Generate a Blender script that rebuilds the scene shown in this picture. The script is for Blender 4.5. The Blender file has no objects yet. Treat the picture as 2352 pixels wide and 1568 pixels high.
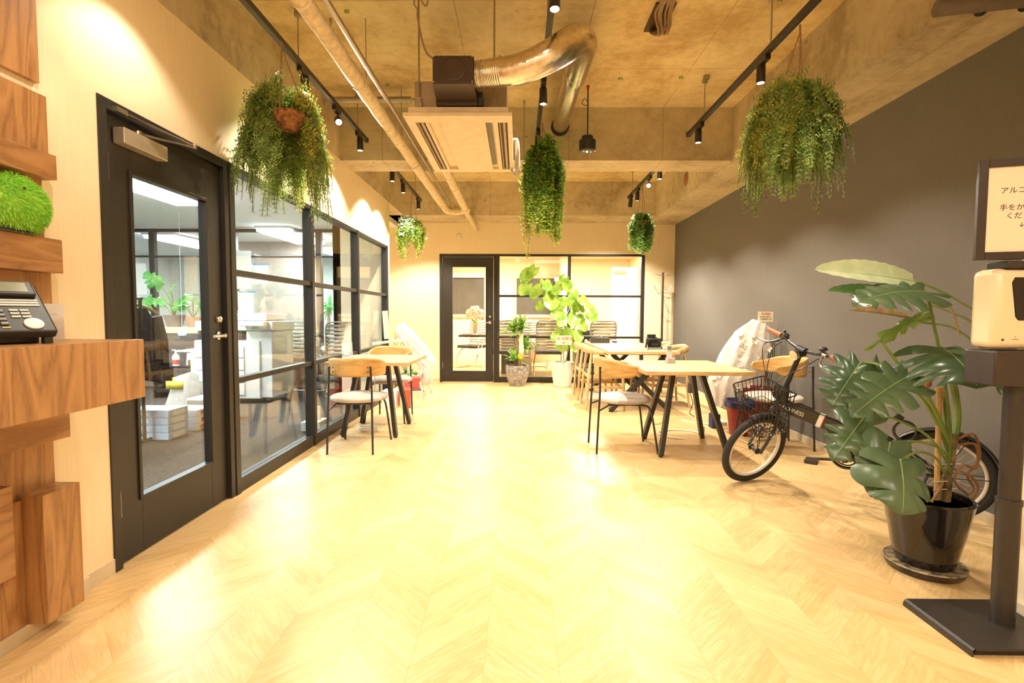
import bpy, math, random
from math import pi, sin, cos, radians as rad
from mathutils import Vector as V, Matrix, Euler
sc = bpy.context.scene
COL = sc.collection
# ---------------------------------------------------------------- camera
cam_d = bpy.data.cameras.new('camera'); cam = bpy.data.objects.new('camera', cam_d); COL.objects.link(cam)
cam_d.sensor_width = 36.0; cam_d.lens = 1160.29/2352*36.0; cam_d.clip_start = .02
p_, y_, r_ = .0527, .0114, .004
fwd = V((-sin(y_)*cos(p_), cos(y_)*cos(p_), -sin(p_))); rt = V((cos(y_), sin(y_), 0)); up = rt.cross(fwd)
rt2 = rt*cos(r_)+up*sin(r_); up2 = -rt*sin(r_)+up*cos(r_)
cam.matrix_world = Matrix(((rt2.x, up2.x, -fwd.x, 0), (rt2.y, up2.y, -fwd.y, 0), (rt2.z, up2.z, -fwd.z, 1.1125), (0, 0, 0, 1)))
sc.camera = cam
# ---------------------------------------------------------------- view + world
vs = sc.view_settings
sc.display_settings.display_device = 'sRGB'
vs.view_transform = 'Standard'; vs.look = 'None'; vs.gamma = 1; vs.use_curve_mapping = False
vs.exposure = .85
w = bpy.data.worlds.new('world'); sc.world = w; w.use_nodes = True
w.node_tree.nodes['Background'].inputs[0].default_value = (1, .85, .62, 1)
w.node_tree.nodes['Background'].inputs[1].default_value = .3
sc.cycles.max_bounces = 9; sc.cycles.diffuse_bounces = 5; sc.cycles.glossy_bounces = 4
sc.cycles.transparent_max_bounces = 14; sc.cycles.transmission_bounces = 6
sc.cycles.sample_clamp_indirect = 4; sc.cycles.caustics_reflective = False; sc.cycles.caustics_refractive = False
WARM = (1.0, .885, .70); COOL = (.90, 1.0, .99)
SPOT_W = 62.0       # watts of one track spotlight
FILL_W = 22.0
def lamp_obj(name, kind, loc, energy, color, parent=None, rot=(0, 0, 0), **kw):
    d = bpy.data.lights.new(name, kind); d.energy = energy; d.color = color
    for k, v_ in kw.items(): setattr(d, k, v_)
    o = bpy.data.objects.new(name, d); COL.objects.link(o); o.location = loc; o.rotation_euler = rot
    if parent: o.parent = parent
    return o
# ---------------------------------------------------------------- material helpers
class NT:
    def __init__(s, name):
        s.m = bpy.data.materials.new(name); s.m.use_nodes = True; s.t = s.m.node_tree; s.n = s.t.nodes; s.l = s.t.links
        s.b = s.n['Principled BSDF']
    def new(s, t, **kw):
        n = s.n.new(t)
        for k, v_ in kw.items(): setattr(n, k, v_)
        return n
    def put(s, sock, v_):
        if isinstance(v_, bpy.types.NodeSocket): s.l.new(v_, sock)
        elif v_ is not None: sock.default_value = v_
    def math(s, op, a, b=None, c=None, clamp=False):
        n = s.new('ShaderNodeMath', operation=op); n.use_clamp = clamp
        s.put(n.inputs[0], a); s.put(n.inputs[1], b)
        if c is not None: s.put(n.inputs[2], c)
        return n.outputs[0]
    def xyz(s, scale=(1, 1, 1), loc=(0, 0, 0), rot=(0, 0, 0)):
        tc = s.new('ShaderNodeTexCoord'); mp = s.new('ShaderNodeMapping')
        s.l.new(tc.outputs['Object'], mp.inputs[0]); mp.inputs['Scale'].default_value = scale
        mp.inputs['Location'].default_value = loc; mp.inputs['Rotation'].default_value = rot
        return mp.outputs[0]
    def noise(s, vec, scale=5, detail=3, rough=.55, dist=0):
        n = s.new('ShaderNodeTexNoise'); s.put(n.inputs['Vector'], vec); n.inputs['Scale'].default_value = scale
        n.inputs['Detail'].default_value = detail; n.inputs['Roughness'].default_value = rough; n.inputs['Distortion'].default_value = dist
        return n.outputs['Fac']
    def ramp(s, f, stops):
        n = s.new('ShaderNodeValToRGB'); s.put(n.inputs[0], f); e = n.color_ramp.elements
        while len(e) < len(stops): e.new(.5)
        for i, (p, c) in enumerate(stops):
            e[i].position = p; e[i].color = (c[0], c[1], c[2], 1)
        return n.outputs[0]
    def mix(s, f, a, b, mode='MIX'):
        n = s.new('ShaderNodeMix', data_type='RGBA', blend_type=mode)
        s.put(n.inputs[0], f); s.put(n.inputs[6], a if not isinstance(a, tuple) else a+(1,)); s.put(n.inputs[7], b if not isinstance(b, tuple) else b+(1,))
        return n.outputs[2]
    def bump(s, h, strength=.2, dist=.01):
        n = s.new('ShaderNodeBump'); n.inputs['Strength'].default_value = strength; n.inputs['Distance'].default_value = dist
        s.put(n.inputs['Height'], h); s.l.new(n.outputs[0], s.b.inputs['Normal'])
    def base(s, c): s.put(s.b.inputs['Base Color'], c if not isinstance(c, tuple) else c+(1,))
MATS = {}
def mat(name, col, rough=.5, metal=0.0, noise=None, bump=None, spec=None, coat=0, trans=None):
    """plain material with an optional fine colour variation (noise=(scale, amount)) and bump=(scale, strength)"""
    if name in MATS: return MATS[name]
    t = NT(name); b = t.b
    b.inputs['Roughness'].default_value = rough; b.inputs['Metallic'].default_value = metal
    if spec is not None: b.inputs['Specular IOR Level'].default_value = spec
    if coat: b.inputs['Coat Weight'].default_value = coat; b.inputs['Coat Roughness'].default_value = .05
    sc_, am = noise or (14, .06)
    f = t.noise(t.xyz(), sc_, 3)
    d = tuple(max(0, c*(1-am*2)) for c in col); h = tuple(min(1, c*(1+am)) for c in col)
    t.base(t.ramp(f, [(.3, d), (.7, h)]))
    if bump: t.bump(t.noise(t.xyz(), bump[0], 2), bump[1], .004)
    MATS[name] = t.m
    return t.m
def emat(name, col, strength):
    if name in MATS: return MATS[name]
    t = NT(name); t.base(col); t.b.inputs['Emission Color'].default_value = col+(1,); t.b.inputs['Emission Strength'].default_value = strength
    MATS[name] = t.m; return t.m
def wood(name, c1, c2, c3, scale=(1, 1, 1), rough=.45, ring=2.2, fine=1.0):
    """grain runs along the axis whose scale is small"""
    if name in MATS: return MATS[name]
    t = NT(name); v_ = t.xyz(scale)
    big = t.noise(v_, ring, 2, .5, .6); rings = t.math('FRACT', t.math('MULTIPLY', big, 7.0))
    rr = t.math('ABSOLUTE', t.math('SUBTRACT', rings, .5))
    fn = t.noise(v_, 38*fine, 3, .7)
    f = t.math('ADD', t.math('MULTIPLY', rr, .9), t.math('MULTIPLY', fn, .55))
    t.base(t.ramp(f, [(.22, c3), (.48, c2), (.8, c1)]))
    t.b.inputs['Roughness'].default_value = rough
    t.bump(fn, .08, .002)
    MATS[name] = t.m; return t.m
def leafmat(name, c1, c2, rough=.45, trl=.35, sc_=9):
    if name in MATS: return MATS[name]
    t = NT(name); f = t.noise(t.xyz(), sc_, 2)
    col = t.ramp(f, [(.32, c1), (.68, c2)]); t.base(col); t.b.inputs['Roughness'].default_value = rough
    t.b.inputs['Specular IOR Level'].default_value = .5
    tr = t.new('ShaderNodeBsdfTranslucent'); t.l.new(col, tr.inputs[0]); mx = t.new('ShaderNodeMixShader'); mx.inputs[0].default_value = trl
    t.l.new(t.b.outputs[0], mx.inputs[1]); t.l.new(tr.outputs[0], mx.inputs[2]); t.l.new(mx.outputs[0], t.n['Material Output'].inputs[0])
    MATS[name] = t.m; return t.m
def glassmat(name, tint=(1, 1, 1), refl=1.0, haze=0.0):
    if name in MATS: return MATS[name]
    t = NT(name); a = t.new('ShaderNodeBsdfTransparent'); a.inputs[0].default_value = tint+(1,)
    g = t.new('ShaderNodeBsdfGlossy'); g.inputs['Roughness'].default_value = .01
    fr = t.new('ShaderNodeFresnel'); ge = t.new('ShaderNodeNewGeometry')
    t.put(fr.inputs[0], t.math('SUBTRACT', 1.52, t.math('MULTIPLY', ge.outputs['Backfacing'], 1.52-1/1.52)))
    f = t.math('MULTIPLY', fr.outputs[0], refl, clamp=True)
    mx = t.new('ShaderNodeMixShader'); t.l.new(f, mx.inputs[0]); t.l.new(a.outputs[0], mx.inputs[1]); t.l.new(g.outputs[0], mx.inputs[2])
    out = mx.outputs[0]
    if haze:
        d = t.new('ShaderNodeBsdfDiffuse'); d.inputs[0].default_value = (.9, .9, .9, 1); m2 = t.new('ShaderNodeMixShader'); m2.inputs[0].default_value = haze
        t.l.new(out, m2.inputs[1]); t.l.new(d.outputs[0], m2.inputs[2]); out = m2.outputs[0]
    t.l.new(out, t.n['Material Output'].inputs[0]); MATS[name] = t.m; return t.m
# ---------------------------------------------------------------- mesh builder
class MB:
    def __init__(s): s.v = []; s.f = []; s.mi = []
    def add(s, vs_, fs, mi=0):
        o = len(s.v); s.v += [tuple(v_) for v_ in vs_]; s.f += [tuple(i+o for i in f) for f in fs]; s.mi += [mi]*len(fs); return s
    def box(s, x0, x1, y0, y1, z0, z1, mi=0, M=None):
        vs_ = [V((x, y, z)) for z in (z0, z1) for y in (y0, y1) for x in (x0, x1)]
        if M is not None: vs_ = [M @ v_ for v_ in vs_]
        return s.add(vs_, [(0, 2, 3, 1), (4, 5, 7, 6), (0, 1, 5, 4), (2, 6, 7, 3), (0, 4, 6, 2), (1, 3, 7, 5)], mi)
    def bar(s, a, b, w_, h_, up_=(0, 0, 1), mi=0):
        """square section bar from a to b"""
        a = V(a); b = V(b); d = (b-a).normalized(); u = V(up_); sd = d.cross(u)
        if sd.length < 1e-4: sd = d.cross(V((1, 0, 0)))
        sd.normalize(); u = sd.cross(d); vs_ = []
        for p in (a, b):
            for q, r in ((-1, -1), (1, -1), (1, 1), (-1, 1)): vs_.append(p+sd*q*w_/2+u*r*h_/2)
        return s.add(vs_, [(3, 2, 1, 0), (4, 5, 6, 7), (0, 1, 5, 4), (1, 2, 6, 5), (2, 3, 7, 6), (3, 0, 4, 7)], mi)
    def tube(s, pts, r, n=8, mi=0, caps=True, flat=1.0):
        pts = [V(p) for p in pts]; rs = r if isinstance(r, (list, tuple)) else [r]*len(pts)
        t0 = (pts[1]-pts[0]).normalized(); a = t0.orthogonal().normalized()
        if flat != 1.0: a = t0.cross(V((0, 0, 1)));  a = a.normalized() if a.length > 1e-3 else t0.orthogonal().normalized()
        rings = []
        for i, p in enumerate(pts):
            t = (pts[min(i+1, len(pts)-1)]-pts[max(i-1, 0)])
            if t.length < 1e-9: t = t0
            t = t.normalized(); a = (a-t*a.dot(t)); a = a.normalized() if a.length > 1e-6 else t.orthogonal().normalized(); b = t.cross(a)
            rings.append([p+(a*cos(2*pi*k/n)+b*sin(2*pi*k/n)*flat)*rs[i] for k in range(n)])
        vs_ = [q for rg in rings for q in rg]; fs = []
        for i in range(len(pts)-1):
            for k in range(n): fs.append((i*n+k, i*n+(k+1) % n, (i+1)*n+(k+1) % n, (i+1)*n+k))
        if caps: fs += [tuple(range(n-1, -1, -1)), tuple((len(pts)-1)*n+k for k in range(n))]
        return s.add(vs_, fs, mi)
    def lathe(s, prof, c=(0, 0, 0), n=24, mi=0, M=None):
        vs_ = []; fs = []
        for r, z in prof:
            for k in range(n):
                v_ = V((r*cos(2*pi*k/n), r*sin(2*pi*k/n), z)); v_ = (M @ v_) if M is not None else v_
                vs_.append(v_+V(c))
        for i in range(len(prof)-1):
            for k in range(n): fs.append((i*n+k, i*n+(k+1) % n, (i+1)*n+(k+1) % n, (i+1)*n+k))
        if prof[0][0] > 1e-5: fs.append(tuple(range(n-1, -1, -1)))
        if prof[-1][0] > 1e-5: fs.append(tuple((len(prof)-1)*n+k for k in range(n)))
        return s.add(vs_, fs, mi)
    def ball(s, c, r, n=10, m=7, sc_=(1, 1, 1), mi=0, M=None):
        vs_ = []; fs = []
        for i in range(m+1):
            th = pi*i/m
            for k in range(n):
                v_ = V((sin(th)*cos(2*pi*k/n)*r*sc_[0], sin(th)*sin(2*pi*k/n)*r*sc_[1], cos(th)*r*sc_[2]))
                if M is not None: v_ = M @ v_
                vs_.append(v_+V(c))
        for i in range(m):
            for k in range(n): fs.append((i*n+k, (i+1)*n+k, (i+1)*n+(k+1) % n, i*n+(k+1) % n))
        return s.add(vs_, fs, mi)
    def grid(s, fn, nu, nv, mi=0, closed_u=False):
        vs_ = [fn(i/nu, j/nv) for j in range(nv+1) for i in range(nu+1)]
        fs = [(j*(nu+1)+i, j*(nu+1)+i+1, (j+1)*(nu+1)+i+1, (j+1)*(nu+1)+i) for j in range(nv) for i in range(nu)]
        return s.add(vs_, fs, mi)
    def prism(s, poly, a, b, axis='z', mi=0):
        def P(u, v_, w_): return {'z': (u, v_, w_), 'y': (u, w_, v_), 'x': (w_, u, v_)}[axis]
        n = len(poly); vs_ = [P(u, v_, a) for u, v_ in poly]+[P(u, v_, b) for u, v_ in poly]
        return s.add(vs_, [tuple(range(n-1, -1, -1)), tuple(range(n, 2*n))]+[(i, (i+1) % n, (i+1) % n+n, i+n) for i in range(n)], mi)
    def obj(s, name, m, parent=None, smooth=35, bevel=0, thick=0, sub=0, loc=None):
        me = bpy.data.meshes.new(name); me.from_pydata(s.v, [], s.f)
        ms = m if isinstance(m, (list, tuple)) else [m]
        for q in ms: me.materials.append(q)
        if len(ms) > 1: me.polygons.foreach_set('material_index', s.mi)
        me.validate(); me.update()
        if smooth:
            me.polygons.foreach_set('use_smooth', [True]*len(me.polygons)); me.set_sharp_from_angle(angle=rad(smooth))
        o = bpy.data.objects.new(name, me); COL.objects.link(o)
        if parent: o.parent = parent
        if loc: o.location = loc
        if thick:
            q = o.modifiers.new('solid', 'SOLIDIFY'); q.thickness = thick; q.offset = 0
        if sub:
            q = o.modifiers.new('sub', 'SUBSURF'); q.levels = q.render_levels = sub
        if bevel:
            q = o.modifiers.new('bev', 'BEVEL'); q.width = bevel; q.segments = 2; q.limit_method = 'ANGLE'; q.angle_limit = rad(40)
        return o
def bx(name, m, parent, x0, x1, y0, y1, z0, z1, bevel=0.0, M=None):
    return MB().box(x0, x1, y0, y1, z0, z1, M=M).obj(name, m, parent, bevel=bevel)
def tag(o, label=None, cat=None, group=None, kind=None):
    if label: o['label'] = label
    if cat: o['category'] = cat
    if group: o['group'] = group
    if kind: o['kind'] = kind
    return o
def thing(name, label, cat, loc=(0, 0, 0), rz=0, group=None):
    o = bpy.data.objects.new(name, None); COL.objects.link(o); o.location = loc; o.rotation_euler = (0, 0, rz); o.empty_display_size = .1
    return tag(o, label, cat, group)
def struct(name, o, label=None):
    o.name = name; o['kind'] = 'structure'
    if label: o['label'] = label
    return o
def kids(o): return [c for c in bpy.data.objects if c.parent == o]
def dup(root, loc, rz, label, group=None):
    def cp(o, par):
        c = o.copy(); COL.objects.link(c)
        if par: c.parent = par
        for k in kids(o): cp(k, c)
        return c
    r = cp(root, None); r.location = loc; r.rotation_euler = (0, 0, rz); r['label'] = label
    if group: r['group'] = group
    return r
def text(name, s, size, mtl, parent, M, ext=.0006, align='LEFT', sx=1.0):
    c = bpy.data.curves.new(name, 'FONT'); c.body = s; c.size = size; c.extrude = ext; c.align_x = align
    o = bpy.data.objects.new(name, c); COL.objects.link(o); bpy.context.view_layer.update()
    me = bpy.data.meshes.new_from_object(o.evaluated_get(bpy.context.evaluated_depsgraph_get()))
    bpy.data.objects.remove(o)
    o = bpy.data.objects.new(name, me); me.materials.clear(); me.materials.append(mtl); COL.objects.link(o)
    me.transform(M @ Matrix.Diagonal((sx, 1, 1, 1))); o.parent = parent
    return o
def bez(pts, n=12):
    """Catmull-Rom through points"""
    P = [V(p) for p in pts]; P = [2*P[0]-P[1]]+P+[2*P[-1]-P[-2]]; out = []
    for i in range(1, len(P)-2):
        for k in range(n):
            t = k/n; a, b, c, d = P[i-1:i+3]
            out.append(.5*((2*b)+(c-a)*t+(2*a-5*b+4*c-d)*t*t+(3*b-a-3*c+d)*t**3))
    return out+[P[-2]]
rnd = random.Random(7)
# ---------------------------------------------------------------- room materials
def make_floor():
    t = NT('oak_chevron_vinyl'); tc = t.new('ShaderNodeTexCoord'); sp = t.new('ShaderNodeSeparateXYZ'); t.l.new(tc.outputs['Object'], sp.inputs[0])
    W = .237; P = .132
    c = t.math('DIVIDE', t.math('ADD', sp.outputs[0], .103+W*40), W); k = t.math('FLOOR', c); fr = t.math('SUBTRACT', c, k)
    odd = t.math('MODULO', k, 2.0); om = t.math('SUBTRACT', 1.0, fr)
    zig = t.math('ADD', t.math('MULTIPLY', odd, om), t.math('MULTIPLY', t.math('SUBTRACT', 1.0, odd), fr))
    zz = t.math('MULTIPLY', zig, W)
    v_ = t.math('DIVIDE', t.math('ADD', t.math('ADD', sp.outputs[1], zz), 20.0), P); idx = t.math('FLOOR', v_); vf = t.math('SUBTRACT', v_, idx)
    cx = t.new('ShaderNodeCombineXYZ'); t.l.new(k, cx.inputs[0]); t.l.new(idx, cx.inputs[1])
    wn = t.new('ShaderNodeTexWhiteNoise'); wn.noise_dimensions = '2D'; t.l.new(cx.outputs[0], wn.inputs['Vector'])
    rv = wn.outputs['Value']
    al = t.math('SUBTRACT', sp.outputs[1], zz)
    g = t.new('ShaderNodeCombineXYZ'); t.put(g.inputs[0], t.math('MULTIPLY', al, 1.3)); t.put(g.inputs[1], t.math('MULTIPLY', v_, 1.7)); t.put(g.inputs[2], t.math('MULTIPLY', rv, 37.0))
    big = t.noise(g.outputs[0], 1.6, 3, .6, .7); fine = t.noise(g.outputs[0], 9, 4, .7, .4)
    rings = t.math('ABSOLUTE', t.math('SUBTRACT', t.math('FRACT', t.math('MULTIPLY', big, 5.0)), .5))
    f = t.math('ADD', t.math('ADD', t.math('MULTIPLY', rings, .45), t.math('MULTIPLY', fine, .45)), t.math('MULTIPLY', t.math('SUBTRACT', rv, .5), .24))
    col = t.ramp(f, [(.05, (.54, .345, .14)), (.34, (.66, .455, .212)), (.66, (.75, .555, .30))])
    e1 = t.math('LESS_THAN', vf, .012); e2 = t.math('LESS_THAN', fr, .008); e = t.math('MAXIMUM', e1, e2)
    col = t.mix(t.math('MULTIPLY', e, .35), col, (.22, .12, .045)); t.base(col)
    t.put(t.b.inputs['Roughness'], t.math('ADD', .30, t.math('MULTIPLY', fine, .12))); t.b.inputs['Specular IOR Level'].default_value = .42
    t.bump(t.math('SUBTRACT', fine, t.math('MULTIPLY', e, 1.5)), .05, .002)
    return t.m
def make_concrete(name, c1, c2, c3, board=0.0, axis=1, spots=True):
    t = NT(name); v_ = t.xyz(); a = t.noise(v_, 1.3, 5, .62, .4); b = t.noise(v_, 14, 4, .7)
    f = t.math('ADD', t.math('MULTIPLY', a, .75), t.math('MULTIPLY', b, .3))
    col = t.ramp(f, [(.40, c3), (.52, c2), (.64, c1)])
    st = t.noise(t.xyz((.35, 5, 5)), 2.2, 4, .6); col = t.mix(t.math('MULTIPLY', t.math('GREATER_THAN', st, .62), .12), col, (.30, .15, .05))
    sp = t.new('ShaderNodeSeparateXYZ'); tc = t.new('ShaderNodeTexCoord'); t.l.new(tc.outputs['Object'], sp.inputs[0])
    if board:
        ln = None
        for ax, per, off in ((0, .9, .42), (1, .9 if axis == 1 else 50, .3), (2, 50, .3)):
            q = t.math('FRACT', t.math('DIVIDE', t.math('ADD', sp.outputs[ax], off+per*30), per)); q = t.math('LESS_THAN', q, .0075)
            ln = q if ln is None else t.math('MAXIMUM', ln, q)
        col = t.mix(t.math('MULTIPLY', ln, .45), col, (.20, .11, .045))
    if spots:
        vo = t.new('ShaderNodeTexVoronoi'); t.put(vo.inputs['Vector'], v_); vo.inputs['Scale'].default_value = 3.2
        col = t.mix(t.math('MULTIPLY', t.math('LESS_THAN', vo.outputs['Distance'], .045), .6), col, (.13, .06, .025))
    t.base(col); t.b.inputs['Roughness'].default_value = .85; t.bump(f, .35, .01)
    MATS[name] = t.m; return t.m
def make_wallpaper(name, col):
    t = NT(name); f = t.noise(t.xyz((70, 70, 1.5)), 3, 3, .6); g = t.noise(t.xyz((1, 1, 1)), 160, 2)
    d = tuple(c*.90 for c in col); t.base(t.ramp(f, [(.3, d), (.7, col)])); t.b.inputs['Roughness'].default_value = .8
    t.bump(t.math('ADD', f, t.math('MULTIPLY', g, .4)), .12, .003); MATS[name] = t.m; return t.m
FLOOR = make_floor()
SLAB = make_concrete('board_formed_slab', (.78, .66, .39), (.66, .53, .28), (.48, .34, .155), .9, 1)
BEAM = make_concrete('bare_concrete', (.62, .54, .37), (.50, .43, .29), (.35, .28, .175), .9, 0)
CREAM = make_wallpaper('cream_wallpaper', (.86, .74, .53))
DARK = make_wallpaper('charcoal_wallpaper', (.15, .142, .13))
CARPET = mat('grey_brown_carpet', (.055, .045, .038), .95, noise=(60, .35), bump=(220, .5))
WHITE = mat('matte_white', (.78, .78, .76), .6, noise=(8, .02))
OFFW = mat('office_ceiling_white', (.86, .88, .89), .8, noise=(30, .02))
BLACKM = mat('black_powder_coat', (.022, .019, .017), .42, noise=(90, .05), bump=(300, .08))
BLK2 = mat('black_plastic', (.02, .02, .021), .35)
CHROME = mat('brushed_metal', (.62, .60, .57), .28, 1.0)
SILV = mat('chrome', (.8, .79, .77), .12, 1.0)
BASEB = mat('pale_vinyl_skirting', (.66, .57, .42), .45)
GLASS = glassmat('clear_pane', (.97, .985, .98), .75)
GLASS_M = glassmat('meeting_room_pane', (.98, .98, .97), .55)
XL, XR, YB = -1.723, 2.54, 8.284
S = lambda n, mb, m, lab=None, **k: struct(n, mb.obj(n, m, None, smooth=0, **k), lab)
# floor of the cafe space and the meeting room behind it (one continuous vinyl floor)
S('floor', MB().box(-1.86, 2.9, -2.6, 12.1, -.05, 0), FLOOR, 'pale oak chevron vinyl floor')
S('floor_office', MB().box(-9, -1.86, -.6, 13, -.06, -.004), CARPET, 'dark grey brown office carpet')
# ceiling slab, beams
S('ceiling', MB().box(-1.95, 2.9, -2.6, 8.3, 3.10, 3.25), SLAB, 'bare board-formed concrete ceiling slab')
S('trim_1', MB().box(-1.95, XL, -2.6, 8.3, 2.6, 3.12), BEAM, 'concrete beam above the office partition')
S('trim_2', MB().box(2.05, 2.9, -2.6, 8.28, 2.575, 3.12), BEAM, 'concrete beam along the charcoal wall')
cb = MB().box(XL, 2.05, 4.96, 5.34, 2.6, 3.12)
S('trim_3', cb, BEAM, 'concrete cross beam above the middle of the room')
S('trim_4', MB().box(-2.4, 2.06, 7.66, 8.30, 2.6, 3.12), BEAM, 'concrete beam above the back wall')
# left partition wall: cream wall around a black door and glazing
HL = 2.01
lw = MB().box(-1.86, -1.70, -2.6, 1.93, 0, 2.6).box(-1.86, XL, 1.93, 2.088, 0, 2.6).box(-1.86, XL, 2.088, 6.6865, HL, 2.6).box(-1.86, XL, 6.6865, 6.80, 0, 2.6)
S('wall_left', lw, CREAM, 'cream papered wall around the office door')
S('baseboard_left', MB().box(-1.705, -1.694, -2.6, 1.935, 0, .07).box(-1.73, -1.716, 1.93, 2.087, 0, .065), BASEB)
# recess behind the partition end
S('wall_recess', MB().box(-2.45, -2.35, 6.7, 8.4, 0, 2.62).box(-2.45, -1.86, 6.70, 6.80, 0, 2.62), CREAM, 'cream wall of the recess beside the back door')
S('wall_right', MB().box(XR, 2.7, 1.9, 8.3, 0, 2.58), DARK, 'charcoal papered wall')
S('baseboard_right', MB().box(XR-.010, XR+.01, 1.9, 8.28, 0, .06), BASEB, 'pale skirting under the charcoal wall')
S('wall_pillar', MB().box(1.86, 2.8, -2.6, 1.9, 0, 3.1), CREAM, 'cream pillar at the near right')
S('baseboard_pillar', MB().box(1.85, 1.865, -2.6, 1.905, 0, .06), BASEB)
S('wall_behind', MB().box(-1.86, 2.8, -2.7, -2.6, 0, 3.1), CREAM)
# back wall with opening
bw = MB().box(-2.45, -1.2835, YB, YB+.1, 0, 2.62).box(-1.2835, 2.0545, YB, YB+.1, 2.10, 2.62).box(2.0545, 2.7, YB, YB+.1, 0, 2.62)
S('wall_back', bw, CREAM, 'cream back wall above and beside the meeting room glazing')
S('baseboard_back', MB().box(-2.35, -1.29, YB-.01, YB+.01, 0, .06).box(2.06, 2.54, YB-.01, YB+.01, 0, .06), BASEB)
# --- near door in left wall (Y 2.088..3.018)
def leaf_door(name, label, W_, H_, g0, g1, gz0, gz1, handle_side, closer, loc, rz, gl, hinge=True):
    """local: x along the opening 0..W_, y = 0 room side face (room is -y), door leaf y 0..0.05"""
    d = struct(name, thing(name, label, None, loc, rz)); 
    f = MB().box(0, .045, -.006, .11, 0, H_).box(W_-.045, W_, -.006, .11, 0, H_).box(.045, W_-.045, -.006, .11, H_-.045, H_)
    f.obj('door_frame', BLACKM, d, smooth=0, bevel=.003)
    a, b = .05, W_-.05
    l_ = MB().box(a, g0, .02, .06, .008, H_-.05).box(g1, b, .02, .06, .008, H_-.05).box(g0, g1, .02, .06, gz1, H_-.05).box(g0, g1, .02, .06, .008, gz0)
    lf = l_.obj('door_leaf', BLACKM, d, smooth=0, bevel=.002)
    m_ = MB()
    for (x0, x1, z0, z1) in ((g0-.018, g0, gz0-.018, gz1+.018), (g1, g1+.018, gz0-.018, gz1+.018), (g0, g1, gz0-.018, gz0), (g0, g1, gz1, gz1+.018)): m_.box(x0, x1, .012, .022, z0, z1)
    m_.obj('glazing_bead', BLACKM, lf, smooth=0, bevel=.002)
    bx('glass_pane', gl, lf, g0, g1, .038, .042, gz0, gz1)
    hx = b-.055 if handle_side > 0 else a+.055; sg = -1 if handle_side > 0 else 1
    h = MB().lathe([(.024, 0), (.024, .006), (.012, .01), (.012, .045), (.0, .048)], (hx, .018, .985), 16, M=Matrix.Rotation(pi/2, 3, 'X'))
    h.tube([(hx, -.026, .985), (hx+sg*.03, -.03, .985), (hx+sg*.115, -.03, .985)], .009, 10)
    h.obj('lever_handle', CHROME, lf, smooth=40)
    MB().lathe([(.022, 0), (.022, .008), (.017, .018), (.0, .02)], (hx, .018, 1.08), 16, M=Matrix.Rotation(pi/2, 3, 'X')).obj('lock_cylinder', SILV, lf, smooth=40)
    if hinge:
        hg = MB(); x_ = a-.004 if handle_side > 0 else b+.004
        for z_ in (.28, H_-.28): hg.tube([(x_, .004, z_-.055), (x_, .004, z_+.055)], .008, 8)
        hg.obj('hinge', CHROME, d, smooth=40)
    if closer:
        c = MB().box(.10, .37, -.035, .018, H_-.168, H_-.10).obj('closer_body', mat('closer_silver', (.58, .52, .44), .35, .6), lf, smooth=0, bevel=.004)
        ar = MB().bar((.20, -.02, H_-.095), (.47, -.10, H_-.070), .018, .006).bar((.47, -.10, H_-.063), (.09, -.015, H_-.035), .018, .006).box(.07, .13, -.03, .0, H_-.045, H_-.025).tube([(.47, -.10, H_-.075), (.47, -.10, H_-.055)], .012, 10).tube([(.20, -.02, H_-.10), (.20, -.02, H_-.085)], .014, 10)
        ar.obj('closer_arm', CHROME, lf, smooth=40)
    return d
# left wall: local x runs along +Y, room side is -y local -> must be +X world : rotate +90deg => x->+Y, y->-X ; room side (-y) -> +X  good
leaf_door('door_1', 'black framed office door with tall glass pane', .93, HL, .20, .735, .27, HL-.275, +1, True, (XL, 2.088, 0), pi/2, GLASS)
def glazing(name, label, posts, H_, rails, loc, rz, gl, pw=.05, bot=.09, top=.035, depth=.07, rh=.035):
    """posts: list of x centre positions incl. both ends; local frame as above"""
    d = struct(name, thing(name, label, None, loc, rz))
    for i, x in enumerate(posts): bx('mullion', BLACKM, d, x-pw/2, x+pw/2, -.012, depth, 0, H_, .002)
    x0, x1 = posts[0], posts[-1]
    bx('head_rail', BLACKM, d, x0, x1, -.004, depth-.005, H_-top, H_, .002)
    bx('bottom_rail', BLACKM, d, x0, x1, -.004, depth-.005, 0, bot, .002)
    for z in rails: bx('glazing_bar', BLACKM, d, x0, x1, .0, depth-.015, z-rh/2, z+rh/2, .002)
    for a, b in zip(posts, posts[1:]): bx('glass_pane', gl, d, a+pw/2, b-pw/2, .026, .034, bot, H_-top)
    return d
glazing('window_1', 'black framed glass partition to the office', [3.045-3.018, 4.236-3.018, 5.4434-3.018, 6.66-3.018], HL, [.70, 1.365], (XL, 3.018, 0), pi/2, GLASS)
# back: local x -> +X, room side -y : rz=0
leaf_door('door_2', 'black framed meeting room door with tall glass pane', .93, 2.10, .21, .755, .185, 2.10-.21, +1, False, (-1.2835, YB, 0), 0, GLASS_M)
glazing('window_2', 'black framed meeting room glazing', [-.355-(-.355)+.028, .835+.355, 2.03+.355], 2.10, [.748, 1.42], (-.355, YB, 0), 0, GLASS_M)
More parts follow.
